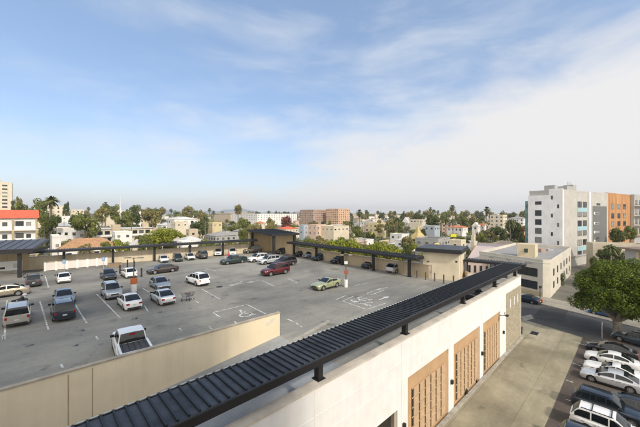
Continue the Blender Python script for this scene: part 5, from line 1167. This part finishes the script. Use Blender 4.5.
m = MB(); m.box(0, W0, -.1, 0, 7.2, 7.32, M['white'], T); m.build('cornice', r)
b2 = Vector(AT(517, 74))-q[0]; w2 = Vector(AT(535, 71.5))-q[0]; d2 = (w2-b2); n2 = Vector((-d2.y, d2.x)).normalized()*4
m = MB(); m.prism([tuple(b2), tuple(w2), tuple(w2+n2), tuple(b2+n2)], 7.2, 10.3, sm('w_butter', (.64, .54, .36))); rb = m.build('rooftop_box', r)
m = MB(); p_ = b2+d2*.55+Vector((.0, -.05)); m.box(p_.x-.6, p_.x+.6, p_.y-.12, p_.y+.1, 8.4, 9.3, M['glass'], None); m.build('pane', rb)
for (px, Y, w, h, c_) in ((542, 82, 1.2, 1.0, W_['brick']), (549, 85, 1.5, .6, W_['grey']), (536, 88, 1.8, .5, W_['tan'])):
    p_ = Vector(AT(px, Y))-q[0]; m = MB(); m.box(p_.x-w/2, p_.x+w/2, p_.y-w/2, p_.y+w/2, 7.22, 7.22+h, c_); m.build('rooftop_unit', r)
LAND.append((484, 568, 243, 300, 60))

# grey apartment
e = Vector((.855, .518)); nb_ = Vector((-.518, .855)); K = Vector((77.5, 97.0))
gw = sm('w_warmgrey', (.47, .45, .41)); ww = sm('w_brightwhite', (.80, .79, .78))
q = [K, K+e*25, K+e*25+nb_*14, K+nb_*9.6+e*5, K+nb_*9.4]
q = [K+nb_*9.4, K, K+e*25, K+e*25+nb_*9.4]
r, lp = bld('apartment_building', [tuple(p) for p in q], ZT(190.3, 97), gw, R_['grey'], 'tall grey and white apartment building with turquoise window bands at the right', 'apartment building', parapet=.5)
zt_ = ZT(194.5, 100)
A0, B0, C0 = [Vector(p) for p in lp[:3]]; dA = (B0-A0).normalized(); aA = math.atan2(dA.y, dA.x)
# white skin on left face
TA = Matrix.Rotation(aA, 4, 'Z'); m = MB(); LA = (B0-A0).length
m.box(-.3, LA*.62, -.3, 0, 3.4, zt_, ww, TA); m.box(LA*.62, LA+.3, -.32, .0, 3.4, ZT(188, 98), ww, TA); m.build('white_facade', r)
rows = [4.9+k*3.05 for k in range(7)]
for y_ in (201, 209.5, 220, 230.3, 241): pass
def zrow(yc, Y): return ZT(yc, Y)
for yc in (202.6, 212.5, 221.5, 230.3, 239.2):
    o = add_window(r, A0+Vector((dA.y, -dA.x))*.3, B0+Vector((dA.y, -dA.x))*.3, LA*.30, ZT(yc, 103), 1.9, 1.9 if yc > 205 else 1.1, 'dark')
for i, yc in enumerate((197, 206, 215, 224.3, 233.5, 242)):
    add_window(r, A0+Vector((dA.y, -dA.x))*.32, B0+Vector((dA.y, -dA.x))*.32, LA*(.72 if i % 2 == 0 else .9), ZT(yc, 99), .5, 1.2, 'dark')
dB = (C0-B0).normalized(); aB = math.atan2(dB.y, dB.x); TB = Matrix.Translation((B0.x, B0.y, 0)) @ Matrix.Rotation(aB, 4, 'Z')
turq = mat('turquoise_panel', (.33, .50, .53), .6, var=.1)
for i, yc in enumerate((204.3, 213.5, 222.5, 231.7, 241, 250.5)):
    z = ZT(yc, 108)
    for s in (13.6, 18.0): add_window(r, B0, C0, s, z, 3.2, 2.0, 'dark')
for yc in (209, 227, 246.5):
    z = ZT(yc, 108); m = MB(); m.box(11.6, 20.0, -.1, 0, z-.85, z+.55, turq, TB); m.build('turquoise_band', r)
m = MB(); m.box(-.1, .9, -.12, 0, 3.4, 25.4, ww, TB); m.build('pilaster', r)
m = MB(); m.box(20.6, 21.8, -.5, 0, 3.4, 25.4, ww, TB); m.build('pilaster', r)
m = MB(); m.box(-.0, 25, -.35, 0, 3.1, 3.6, W_['grey'], TB); m.build('ledge', r)
add_window(r, B0, C0, 4.5, 1.5, 2.2, 1.8, 'dark'); add_window(r, B0, C0, 22.5, 1.5, 2.0, 1.8, 'dark')
for (s, w, h) in ((2.5, 2.5, 1.2), (12, 5, 1.3), (17, 3, 2.0)):
    m = MB(); m.box(s, s+w, 3, 6, 25.5, 26+h, W_['grey'], TB); m.build('rooftop_unit', r)
for s in (15.5, 16.6, 18.2): m = MB(); m.tube([TB @ Vector((s, 4, 26)), TB @ Vector((s, 4, 29))], [.12, .1], W_['grey'], 6); m.build('vent_pipe', r)
m = MB(); m.box(-1.4, -.3, 0, 3, 6, 22, M['tealglass'], TA); m.build('glass_balcony', r)
LAND.append((527, 610, 188, 262, 95))
# wing with dark panel
Wg = K+e*25.1+nb_*.3; q = [Wg, Wg+e*16.6, Wg+e*16.6+nb_*7, Wg+nb_*7]
r, lp = bld('apartment_building', [tuple(p) for p in q], ZT(193.2, 115), gw, R_['grey'], 'grey apartment wing with dark charcoal panel, right of the turquoise bands', 'apartment building', parapet=.4)
A0, B0 = Vector(lp[0]), Vector(lp[1]); aa = math.atan2((B0-A0).y, (B0-A0).x); T = Matrix.Rotation(aa, 4, 'Z')
m = MB(); m.box(.6, 14.7, -.15, 0, ZT(243, 118), ZT(206, 118), mat('charcoal_panel', (.15, .15, .145), .8), T); m.build('charcoal_panel', r)
for yc in (213, 222.5, 231, 239.5): o = add_window(r, A0+Vector((math.sin(aa), -math.cos(aa)))*.16, B0+Vector((math.sin(aa), -math.cos(aa)))*.16, 4.5, ZT(yc, 116), 4.4, .55, 'std')
for yc in (213, 222.5, 231, 239.5): m = MB(); z = ZT(yc, 116); m.box(1.4, 2.4, -.3, -.15, z-.4, z+.5, M['white'], T); m.build('lamp_box', r)
add_window(r, A0, B0, 6.5, ZT(204, 116), 3.5, .8, 'dark')
# orange apartment
O_ = Vector(AT(607.5, 125)); q = [O_, O_+e*40, O_+e*40+nb_*12, O_+nb_*12]
m_or = bpy.data.materials.new('orange_cladding'); nt, N, L = nodes_of(m_or); b_ = N['Principled BSDF']; tc = N.new('ShaderNodeTexCoord'); mp = N.new('ShaderNodeMapping'); mp.inputs['Scale'].default_value = (1.1, 1.1, .08); L.new(tc.outputs['Object'], mp.inputs['Vector'])
nz = N.new('ShaderNodeTexNoise'); nz.inputs['Scale'].default_value = 1.0; nz.inputs['Detail'].default_value = 3; L.new(mp.outputs['Vector'], nz.inputs['Vector']); cr = N.new('ShaderNodeValToRGB'); cr.color_ramp.elements[0].position = .35; cr.color_ramp.elements[1].position = .65
cr.color_ramp.elements[0].color = (.32, .14, .055, 1); cr.color_ramp.elements[1].color = (.55, .29, .11, 1); L.new(nz.outputs['Fac'], cr.inputs['Fac']); L.new(cr.outputs['Color'], b_.inputs['Base Color']); b_.inputs['Roughness'].default_value = .7
Yo = (O_+e*12).y
r, lp = bld('apartment_building', [tuple(p) for p in q], ZT(194, Yo), m_or, R_['grey'], 'apartment building clad in streaky orange panels at the right edge', 'apartment building', parapet=.4)
for yc in (206, 215.3, 223.3):
    for s in (6.0, 13.5, 21.0): add_window(r, lp[0], lp[1], s, ZT(yc, Yo), 3.4, 2.2, 'dark')
O2 = O_+e*29-nb_*1.3; q = [O2, O2+e*40, O2+e*40+nb_*1.2, O2+nb_*1.2]; Yg = O2.y
r, lp = bld('apartment_building', [tuple(p) for p in q], ZT(194.5, Yg), W_['grey'], R_['grey'], 'grey apartment building with glass balconies at the right edge', 'apartment building', parapet=.3)
A0, B0 = Vector(lp[0]), Vector(lp[1]); aa = math.atan2((B0-A0).y, (B0-A0).x); T = Matrix.Rotation(aa, 4, 'Z')
for yc in (205, 215, 224.5, 234): 
    z = ZT(yc, Yg); m = MB(); m.box(.2, 25, -1.8, 0, z-.35, z, W_['white'], T); m.build('balcony_floor', r); m = MB(); m.box(.3, 25, -1.78, -1.7, z, z+1.1, M['tealglass'], T); m.build('balcony_rail', r)
    for s in (3, 9, 15): add_window(r, A0, B0, s, z+1.5, 3.0, 2.2, 'dark')
LAND.append((609, 640, 190, 245, 110))
# beige low wall building & right low building
r, lp = bld('retaining_building', front_pts(593, 648, 93, 5, Yb=88), ZT(244, 93), sm('w_beige', (.50, .44, .34)), R_['grey'], 'long beige low building before the orange apartment', 'building'); add_window(r, lp[0], lp[1], 4, ZT(252, 90), 1.2, .8, 'dark')
def sidingmat():
    m = bpy.data.materials.new('siding_lilac'); nt, N, L = nodes_of(m); b = N['Principled BSDF']; tc = N.new('ShaderNodeTexCoord'); wv = N.new('ShaderNodeTexWave'); wv.bands_direction = 'Z'; wv.inputs['Scale'].default_value = 1.6; wv.inputs['Distortion'].default_value = 1.5; wv.inputs['Detail'].default_value = 4
    L.new(tc.outputs['Object'], wv.inputs['Vector']); cr = N.new('ShaderNodeValToRGB'); cr.color_ramp.elements[0].color = (.25, .23, .23, 1); cr.color_ramp.elements[1].color = (.42, .40, .40, 1); cr.color_ramp.elements[0].position = .1; cr.color_ramp.elements[1].position = .45
    L.new(wv.outputs['Fac'], cr.inputs['Fac']); L.new(cr.outputs['Color'], b.inputs['Base Color']); b.inputs['Roughness'].default_value = .9; return m
r, lp = bld('stone_house', front_pts(625, 665, 70, 10, Yb=62), ZT(248, 70), sidingmat(), R_['brown'], 'grey banded stone building with brown eave at the right edge above the ficus', 'building', 'slab', over=1.6)
m = MB(); m.box(2.5, 3.1, -.2, 0, 0, ZT(250, 70), W_['tan'], Matrix.Rotation(math.atan2(lp[1][1], lp[1][0]), 4, 'Z')); m.build('pilaster', r)

# skyline trees
rk_ = random.Random(33); xs_ = []
for i in range(74):
    px = -4+i*7.3+rk_.uniform(-3, 3)
    if 15 < px < 20 or 226 < px < 246 or px > 530: continue
    yt = rk_.uniform(206.5, 210.5) if px < 240 else rk_.uniform(209, 211.8); Y = rk_.uniform(330, 620)
    if any(a-2 < px < b_+2 and YY > 380 for (a, b_, c_, d_, YY) in LAND): Y = rk_.uniform(480, 700); yt = max(yt, 211)
    X, _ = AT(px, Y); sh_ = rk_.choice(('round', 'round', 'tall')); kd = rk_.choice(('dark', 'mid', 'olive', 'olive', 'mid')); w = rk_.uniform(9, 15)*(Y/420)
    if rk_.random() < .22: o = palm(X, Y, ZT(yt-1, Y), 6.5*(Y/420), 'fan', group='palm trees on the skyline'); xs_.append((o, px, 'tall skyline fan palm', 'palm tree'))
    else: o = tree(X, Y, ZT(yt, Y), w*(.6 if sh_ == 'tall' else 1), kd, rk_.randrange(4), sh_, group='tall trees on the skyline'); xs_.append((o, px, 'tall %s skyline tree' % {'dark': 'dark green', 'mid': 'green', 'olive': 'olive'}[kd], 'tree'))
SKYT = xs_
for i, (px, Y, h) in enumerate(((131.5, 150, 13.5), (64, 190, 13), (209, 160, 12.5), (226, 230, 12), (318, 140, 12), (365, 150, 13), (405, 170, 12), (441.5, 150, 13), (461, 190, 13), (476, 160, 12))):
    X, _ = AT(px, Y); o = empty('utility_pole', (X, Y, 0), RU, 'thin brown utility pole with crossarm, %s from the left among the houses' % ['first', 'second', 'third', 'fourth', 'fifth', 'sixth', 'seventh', 'eighth', 'ninth', 'tenth'][i], 'utility pole', 'utility poles among the houses')
    m = MB(); m.tube([(0, 0, 0), (0, 0, h)], [.2, .13], M['palmbark'], 7); m.build('pole', o); m = MB(); m.box(-1.2, 1.2, -.07, .07, h-.9, h-.75, M['palmbark']); m.box(-.8, .8, -.07, .07, h-1.9, h-1.78, M['palmbark']); m.build('crossarm', o)
# ------------------------------------------------------------------ random neighbourhood (individual houses, trees and cars)
SECT = [(-20, 40, 'left of the date palm'), (40, 80, 'near the date palm'), (80, 115, 'left of the white mast'), (115, 150, 'right of the white mast'), (150, 195, 'above the wall-side car row'), (195, 235, 'left of the long white building'), (235, 275, 'around the long white building'), (275, 312, 'above the corner canopy'),
 (312, 350, 'around the pink apartment block'), (350, 385, 'around the yellow apartment'), (385, 415, 'around the white church'), (415, 445, 'around the twin thin palms'), (445, 480, 'around the tallest fan palm'), (480, 530, 'left of the grey apartment'), (530, 700, 'beyond the grey apartment')]
FILL = []
placed = []
def blocked(x0, x1, y0, y1, Y, frac=.3, lim=1.):
    for (a, b_, c, d_, YY) in LAND:
        if YY > Y and x0 < b_-1 and x1 > a+1 and y0 < c+(d_-c)*lim and y1 > c:
            ov = min(x1, b_)-max(x0, a)
            if ov > frac*min(b_-a, x1-x0): return True
    return False
def free(X, Y, r):
    if math.hypot(X+10, Y-40) < 72 and Y < 110: return False
    for (a, b_, c, d_, YY) in LAND:
        w = (b_-a)/F*YY/2; xc = ((a+b_)/2-CX)/F*YY
        if abs(X-xc) < w+r and abs(Y-YY-5) < r+5: return False
    for (x, y, rr_) in placed:
        if math.hypot(X-x, Y-y) < (r+rr_)*.82: return False
    return True
hc = [('white', 'white'), ('white', 'grey'), ('cream', 'tan'), ('cream', 'grey'), ('tan', 'tan'), ('yellow', 'tan'), ('pink', 'tan'), ('white', 'terra'), ('cream', 'brown'), ('grey', 'grey'), ('white', 'dark'), ('bluegrey', 'grey'), ('cream', 'terra'), ('white', 'white')]
rt_w = {'terra': 'terracotta', 'tan': 'tan', 'white': 'white', 'grey': 'grey', 'dark': 'dark', 'brown': 'brown'}
rr = random.Random(77); nh = 0; tries = 0
while nh < 285 and tries < 26000:
    tries += 1; px = rr.uniform(-8, 650) if rr.random() < .75 else rr.uniform(300, 530); yb = 213+34*rr.random()**1.5+5.5; Y = 17.7*F/(yb-HZ)
    if Y < 120 or Y > 950: continue
    if px > 528: continue
    X = (px-CX)/F*Y; w = rr.uniform(7, 13)*(1 if Y < 400 else 1.4); dep = rr.uniform(7, 10)*(1 if Y < 400 else 1.4); h = rr.choice((3.2, 3.6, 6.2, 6.5, 6.2, 9.0 if Y > 220 else 6)); 
    rt = rr.choice(('flat', 'flat', 'hip', 'gable')); rh = rr.uniform(1.2, 2.0)
    wp = w/Y*F/2; yt = HZ+(EYE-h-(rh if rt != 'flat' else .5))*F/Y
    if blocked(px-wp, px+wp, yt, yb, Y) or not free(X, Y, w*.55): continue
    placed.append((X, Y, w*.55)); nh += 1
    a = rr.choice((RU, RU, RU, RU+.12, rad(26)))-(0 if px < 250 else math.pi/2)+rr.uniform(-.04, .04); d = Vector((math.cos(a), math.sin(a))); n = Vector((-d.y, d.x)); c = Vector((X, Y)); wc, rc = rr.choice(hc)
    q = [c-d*w/2-n*dep/2, c+d*w/2-n*dep/2, c+d*w/2+n*dep/2, c-d*w/2+n*dep/2]
    r, lp = bld('house' if h < 8 else 'apartment_building', [tuple(p) for p in q], h, W_[wc], R_[rc], '', 'house' if h < 8 else 'apartment building', rt, rh, .5, group='houses of the neighbourhood')
    k = max(2, int(w/3.2)); 
    for j in range(1 if h < 5 else 2 if h < 8 else 3):
        for i in range(k): add_window(r, lp[0], lp[1], w*(i+.5)/k, 1.7+j*2.9, rr.choice((1.0, 1.4, 1.6)), 1.3, 'dark', True)
        add_window(r, lp[3] if px < 250 else lp[1], lp[0] if px < 250 else lp[2], dep*.5, 1.7+j*2.9, 1.2, 1.2, 'dark', True)
    if rt == 'flat' and rr.random() < .6:
        m = MB(); cc_ = Vector(lp[2])*.5; m.box(cc_.x-1, cc_.x+1, cc_.y-1, cc_.y+1, h, h+1.2, W_['grey']); m.build('rooftop_unit', r)
    adj = {'white': 'white', 'cream': 'cream', 'tan': 'tan', 'yellow': 'yellow', 'pink': 'pink', 'grey': 'grey', 'bluegrey': 'blue-grey'}[wc]
    FILL.append((r, px, Y, 'house', f"{'low' if h < 5 else 'two-storey' if h < 8 else 'tall'} {adj} house, {rt_w[rc]} {rt} roof"))
nt_ = 0; tries = 0; kinds = ['dark', 'mid', 'mid', 'olive', 'olive', 'mid', 'yellow']
while nt_ < 299 and tries < 24000:
    tries += 1; px = rr.uniform(-8, 600); yb = 213+34*rr.random()**1.4+4.5; Y = 17.7*F/(yb-HZ)
    if Y < 108 or Y > 1150: continue
    if px > 528: continue
    X = (px-CX)/F*Y; pal = rr.random() < .10; h = rr.uniform(5, 10.5) if not pal else rr.uniform(9, 16); w = rr.uniform(4.5, 9)*(1 if Y < 400 else 1.35)
    if pal: w = 5
    wp = w/Y*F/2; yt = HZ+(EYE-h)*F/Y
    if blocked(px-wp, px+wp, yt, yb, Y, .25, .5) or not free(X, Y, w*.36): continue
    placed.append((X, Y, w*.36)); nt_ += 1
    if pal: sty = rr.choice(('fan', 'feather')); o = palm(X, Y, h, w, sty, group='palm trees of the neighbourhood'); FILL.append((o, px, Y, 'palm', f'{"fan" if sty == "fan" else "feather"} palm'))
    else:
        kd = rr.choice(kinds); sh_ = rr.choice(('round', 'round', 'round', 'tall', 'bush')); h = h if sh_ != 'bush' else h*.5
        o = tree(X, Y, h, w if sh_ != 'tall' else w*.55, kd, rr.randrange(4), sh_, group='trees of the neighbourhood', det=2 if Y < 260 else 1); FILL.append((o, px, Y, 'tree', f"{ {'dark': 'dark green', 'mid': 'green', 'olive': 'olive', 'yellow': 'yellow-green'}[kd]} { {'round': 'round tree', 'tall': 'slim tree', 'bush': 'low bushy tree'}[sh_]}"))
for o, px, d_, c_ in SKYT: FILL.append((o, px, 999, c_, d_))
# small far parked cars
def small_car_mesh(col):
    b = MB(); prof = [(-2.2, .35), (-2.2, .9), (-1.6, .98), (-1.0, 1.42), (.3, 1.42), (1.0, .95), (2.0, .82), (2.2, .6), (2.2, .35)]
    vs = [(x, -.88, z) for x, z in prof]+[(x, .88, z) for x, z in prof]; n = len(prof)
    b.poly(vs, [tuple(range(n)), tuple(n+k for k in range(n))[::-1]]+[(k, n+k, n+(k+1) % n, (k+1) % n) for k in range(n)], col)
    for sd in (-1, 1): b.face([(-1.35, sd*.89, 1.0), (.75, sd*.89, 1.0), (.25, sd*.89, 1.34), (-.95, sd*.89, 1.34)], M['carglass'])
    b.face([(.98, -.75, .99), (.98, .75, .99), (.36, .7, 1.40), (.36, -.7, 1.40)], M['carglass']); b.face([(-1.56, -.75, 1.03), (-1.56, .75, 1.03), (-1.04, .7, 1.41), (-1.04, -.7, 1.41)], M['carglass'])
    for x in (-1.35, 1.35):
        for sd in (-1, 1): b.tube([(x, sd*.72, .33), (x, sd*.92, .33)], [.33, .33], M['rubber'], 12)
    return b.mesh('distant_car')
cw = [('white', 'white'), ('silver', 'silver'), ('black', 'black'), ('dgrey', 'dark grey'), ('blue', 'blue'), ('red', 'dark red'), ('lightsilver', 'pale silver')]; SCM = {}
n = 0; tries = 0
while n < 75 and tries < 4000:
    tries += 1; px = rr.choice((rr.uniform(352, 412), rr.uniform(425, 500), rr.uniform(60, 330), rr.uniform(352, 500))); Y = rr.uniform(135, 290); X = (px-CX)/F*Y
    if not free(X, Y, 1.7): continue
    placed.append((X, Y, 1.7)); n += 1; k, wname = rr.choice(cw)
    if k not in SCM: SCM[k] = small_car_mesh(C[k])
    o = bpy.data.objects.new('distant_car', SCM[k]); COL.objects.link(o); o.location = (X, Y, 0.01); o.rotation_euler.z = rr.choice((0, .1, 1.5, 3.1))+rr.uniform(-.1, .1); tag(o, '', 'car', 'cars parked among the distant houses'); FILL.append((o, px, Y, 'car', f'{wname} car'))
groups = {}
for f in FILL:
    sec = next((s[2] for s in SECT if s[0] <= f[1] < s[1]), 'far away'); band = 'nearest band' if f[2] < 170 else 'near band' if f[2] < 240 else 'middle band' if f[2] < 400 else 'far band' if f[2] < 650 else 'skyline band'
    groups.setdefault((f[4], sec, band), []).append(f)
for (desc, sec, band), fs in groups.items():
    fs.sort(key=lambda f: f[1])
    for i, f in enumerate(fs):
        f[0]['label'] = f"{desc}, {band}, {sec}" + ('' if len(fs) == 1 else f", {ords[i]} from left")
# low garden greenery between the houses
mb = MB(); r = random.Random(19)
for i in range(5200):
    px = r.uniform(-8, 528); Y = 112*math.exp(r.uniform(0, 2.1)); X = (px-CX)/F*Y; s_ = r.uniform(1.2, 3.2)*(1 if Y < 350 else 1.7); h = r.uniform(1.2, 3.6)*(1 if Y < 350 else 1.6)
    if not free(X, Y, .6): continue
    m_ = M[r.choice(('leaf_mid', 'leaf_olive', 'leaf_dark', 'leaf_yellow', 'leaf_mid'))]
    for k in range(16 if Y < 350 else 7):
        d = rnd_dir(r); p = Vector((X+d.x*s_*.5, Y+d.y*s_*.5, h*.5+d.z*h*.42)); t = d.cross(rnd_dir(r)).normalized(); bt = d.cross(t).normalized(); q = s_*r.uniform(.16, .3)
        mb.face([p-t*q-bt*q*.5, p+t*q*.2-bt*q, p+t*q+bt*q*.3, p-t*q*.3+bt*q], m_)
tag(mb.build('garden_greenery'), 'low hedges and shrubs filling the gardens between the houses', 'shrubbery', kind='stuff')
# far mass
mb = MB(); r = random.Random(9)
for i in range(5200):
    Y = 900*math.exp(r.uniform(0, 1.75)); X = r.uniform(-1.2, 1.2)*Y; s = r.uniform(5, 11); h = r.uniform(8, 20)
    if X/Y > .70: continue
    for k in range(5):
        a = r.uniform(0, 3.14); q = Vector((math.cos(a), math.sin(a), 0))*s*.5*r.uniform(.5, 1); zc = h*r.uniform(.35, .8); z0 = zc*.3; p = Vector((X+r.uniform(-s, s)*.4, Y+r.uniform(-s, s)*.4, 0))
        mb.face([p-q*.6+Vector((0, 0, z0)), p+q*.7+Vector((0, 0, z0)), p+q+Vector((0, 0, zc)), p+q*.3+Vector((0, 0, h*r.uniform(.8, 1))), p-q+Vector((0, 0, zc))], M[r.choice(('leaf_mid', 'leaf_olive', 'leaf_dark'))])
tag(mb.build('far_trees'), 'distant mass of city trees fading below the skyline', 'trees', kind='stuff')
mb = MB()
for i in range(1500):
    Y = 850*math.exp(r.uniform(0, 1.6)); X = r.uniform(-1.2, 1.2)*Y; w = r.uniform(8, 26); d_ = r.uniform(8, 16); h = r.choice((4, 6, 7, 9, 12, 16 if r.random() < .3 else 8))
    if X/Y > .70: continue
    T = Matrix.Translation((X, Y, 0)) @ Matrix.Rotation(r.uniform(-.4, .4), 4, 'Z'); mb.box(-w/2, w/2, -d_/2, d_/2, 0, h, W_[r.choice(('white', 'white', 'cream', 'cream', 'tan', 'pink', 'grey'))], T)
    mb.box(-w/2-.3, w/2+.3, -d_/2-.3, d_/2+.3, h, h+.4, R_[r.choice(('white', 'grey', 'tan', 'terra', 'brown'))], T)
tag(mb.build('far_city'), 'distant pale low houses of the city up to the horizon', 'houses', kind='stuff')

# building the photo is taken from (its shade falls over the left of the deck)
ob = empty('observer_building', (*uv(-50, -30), 0), RU, 'tall building the photograph is taken from, behind the camera', 'building')
m = MB(); m.box(0, 53.9, 0, 19.0, 0, 54, W_['cream']); m.build('wall', ob)
for k in range(10):
    for z in range(4): m = MB(); m.box(3+k*5.2, 5.5+k*5.2, 19.0, 19.05, 22+z*6, 24+z*6, M['glass']); m.build('window', ob)

HAZE = .00016
hb = MB(); hm = bpy.data.materials.new('haze_air'); nt, N, L = nodes_of(hm); N.remove(N['Principled BSDF']); vv_ = N.new('ShaderNodeVolumePrincipled'); vv_.inputs['Color'].default_value = (.96, .98, 1, 1); vv_.inputs['Density'].default_value = HAZE; vv_.inputs['Anisotropy'].default_value = .2
L.new(vv_.outputs[0], N['Material Output'].inputs['Volume']); hb.box(-6900, 6900, -320, 7600, -1, 170, hm); tag(hb.build('haze'), 'thin pale coastal haze over the distant city', 'haze', kind='stuff')
# ------------------------------------------------------------------ world, sun, camera
EL = 37.0; LD = rad(43.9+82)      # light travels along this ground direction
wd = bpy.data.worlds.new('World'); S.world = wd; wd.use_nodes = True; nt = wd.node_tree; N = nt.nodes; L = nt.links; N.clear()
out = N.new('ShaderNodeOutputWorld'); bg = N.new('ShaderNodeBackground'); bg.inputs['Strength'].default_value = .15
sky = N.new('ShaderNodeTexSky'); sky.sky_type = 'NISHITA'; sky.sun_disc = False; sky.sun_elevation = rad(EL)
sx_, sy_ = -math.cos(LD), -math.sin(LD); sky.sun_rotation = math.atan2(sx_, sy_); sky.air_density = 1.0; sky.dust_density = 1.2; sky.ozone_density = 1.2
tc = N.new('ShaderNodeTexCoord'); sep = N.new('ShaderNodeSeparateXYZ'); L.new(tc.outputs['Generated'], sep.inputs[0])
def mth(op, a, b_=None, c=None):
    n = N.new('ShaderNodeMath'); n.operation = op
    for i, v in enumerate((a, b_, c)):
        if v is None: continue
        if isinstance(v, (int, float)): n.inputs[i].default_value = v
        else: L.new(v, n.inputs[i])
    return n.outputs[0]
def nz(sc, det, vec, ro=.55, dist=0.):
    n = N.new('ShaderNodeTexNoise'); n.inputs['Scale'].default_value = sc; n.inputs['Detail'].default_value = det; n.inputs['Roughness'].default_value = ro; n.inputs['Distortion'].default_value = dist; L.new(vec, n.inputs['Vector']); return n.outputs['Fac']
def rmp(v, a, b_, lo=0., hi=1.):
    n = N.new('ShaderNodeMapRange'); n.interpolation_type = 'SMOOTHSTEP'; L.new(v, n.inputs[0]); n.inputs[1].default_value = a; n.inputs[2].default_value = b_; n.inputs[3].default_value = lo; n.inputs[4].default_value = hi; return n.outputs[0]
mp1 = N.new('ShaderNodeMapping'); mp1.inputs['Scale'].default_value = (1, 1, 2.2); L.new(tc.outputs['Generated'], mp1.inputs['Vector'])
mp2 = N.new('ShaderNodeMapping'); mp2.inputs['Scale'].default_value = (1.0, 1.6, 4.0); mp2.inputs['Rotation'].default_value = (0, .35, .2); L.new(tc.outputs['Generated'], mp2.inputs['Vector'])
X_, Y_, Z_ = sep.outputs
plane = mth('SUBTRACT', mth('ADD', mth('MULTIPLY', X_, .46), mth('MULTIPLY', Y_, .17)), Z_)       # >0 inside the marine layer bank
bank = rmp(mth('ADD', plane, mth('MULTIPLY', mth('SUBTRACT', nz(3.0, 7, mp1.outputs['Vector'], .6, .4), .5), .34)), -.06, .12)
n1 = nz(2.6, 9, mp2.outputs['Vector'], .58, .25); n2 = nz(1.1, 4, mp1.outputs['Vector'])
wisps = mth('MULTIPLY', rmp(n1, .36, .80), rmp(n2, .32, .58, .3, 1.0))
hz = mth('POWER', mth('SUBTRACT', 1.0, mth('MINIMUM', mth('MAXIMUM', Z_, 0.0), 1.0)), 9.0); hzf = mth('MULTIPLY', hz, .8)
def mix(f, a, b_):
    n = N.new('ShaderNodeMix'); n.data_type = 'RGBA'
    if isinstance(f, float): n.inputs[0].default_value = f
    else: L.new(f, n.inputs[0])
    for i, v in ((6, a), (7, b_)):
        if isinstance(v, tuple): n.inputs[i].default_value = (*v, 1)
        else: L.new(v, n.inputs[i])
    return n.outputs[2]
SK = 1.0
mul = N.new('ShaderNodeMix'); mul.data_type = 'RGBA'; mul.blend_type = 'MULTIPLY'; mul.inputs[0].default_value = 1; L.new(sky.outputs[0], mul.inputs[6]); mul.inputs[7].default_value = (.88, .95, 1.04, 1)
HC = (4.75, 4.9, 5.05); WC = (4.6, 4.8, 5.0); BC = (4.85, 4.78, 4.76)
c = mix(.30, mul.outputs[2], (2.7, 3.7, 5.1)); c = mix(hzf, c, HC); c = mix(mth('MULTIPLY', wisps, .8), c, WC); c = mix(mth('MULTIPLY', bank, .96), c, BC)
south_fill = rmp(Y_, .05, -.45, 0., .85); c = mix(south_fill, c, (11.0, 10.4, 9.4))    # brightness added to the unseen sky behind the camera, to lift the shade
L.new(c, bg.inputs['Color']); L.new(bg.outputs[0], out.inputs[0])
sl = bpy.data.lights.new('sun', 'SUN'); sl.energy = 2.35; sl.angle = rad(3.5); sl.color = (1.0, .925, .82); so = bpy.data.objects.new('sun', sl); COL.objects.link(so)
Ld = Vector((math.cos(LD)*math.cos(rad(EL)), math.sin(LD)*math.cos(rad(EL)), -math.sin(rad(EL)))); so.rotation_euler = Ld.to_track_quat('-Z', 'Y').to_euler(); so.location = (0, -20, 80)
cd = bpy.data.cameras.new('camera'); cd.sensor_width = 36; cd.lens = 36*F/640; cd.clip_end = 30000; cd.clip_start = .1; cam = bpy.data.objects.new('camera', cd); COL.objects.link(cam); cam.location = (0, 0, EYE); cam.rotation_euler = (rad(90), 0, 0); S.camera = cam
S.view_settings.view_transform = 'Standard'; S.view_settings.look = 'None'; S.view_settings.exposure = .30; S.view_settings.gamma = 1
S.cycles.max_bounces = 5; S.cycles.use_denoising = True
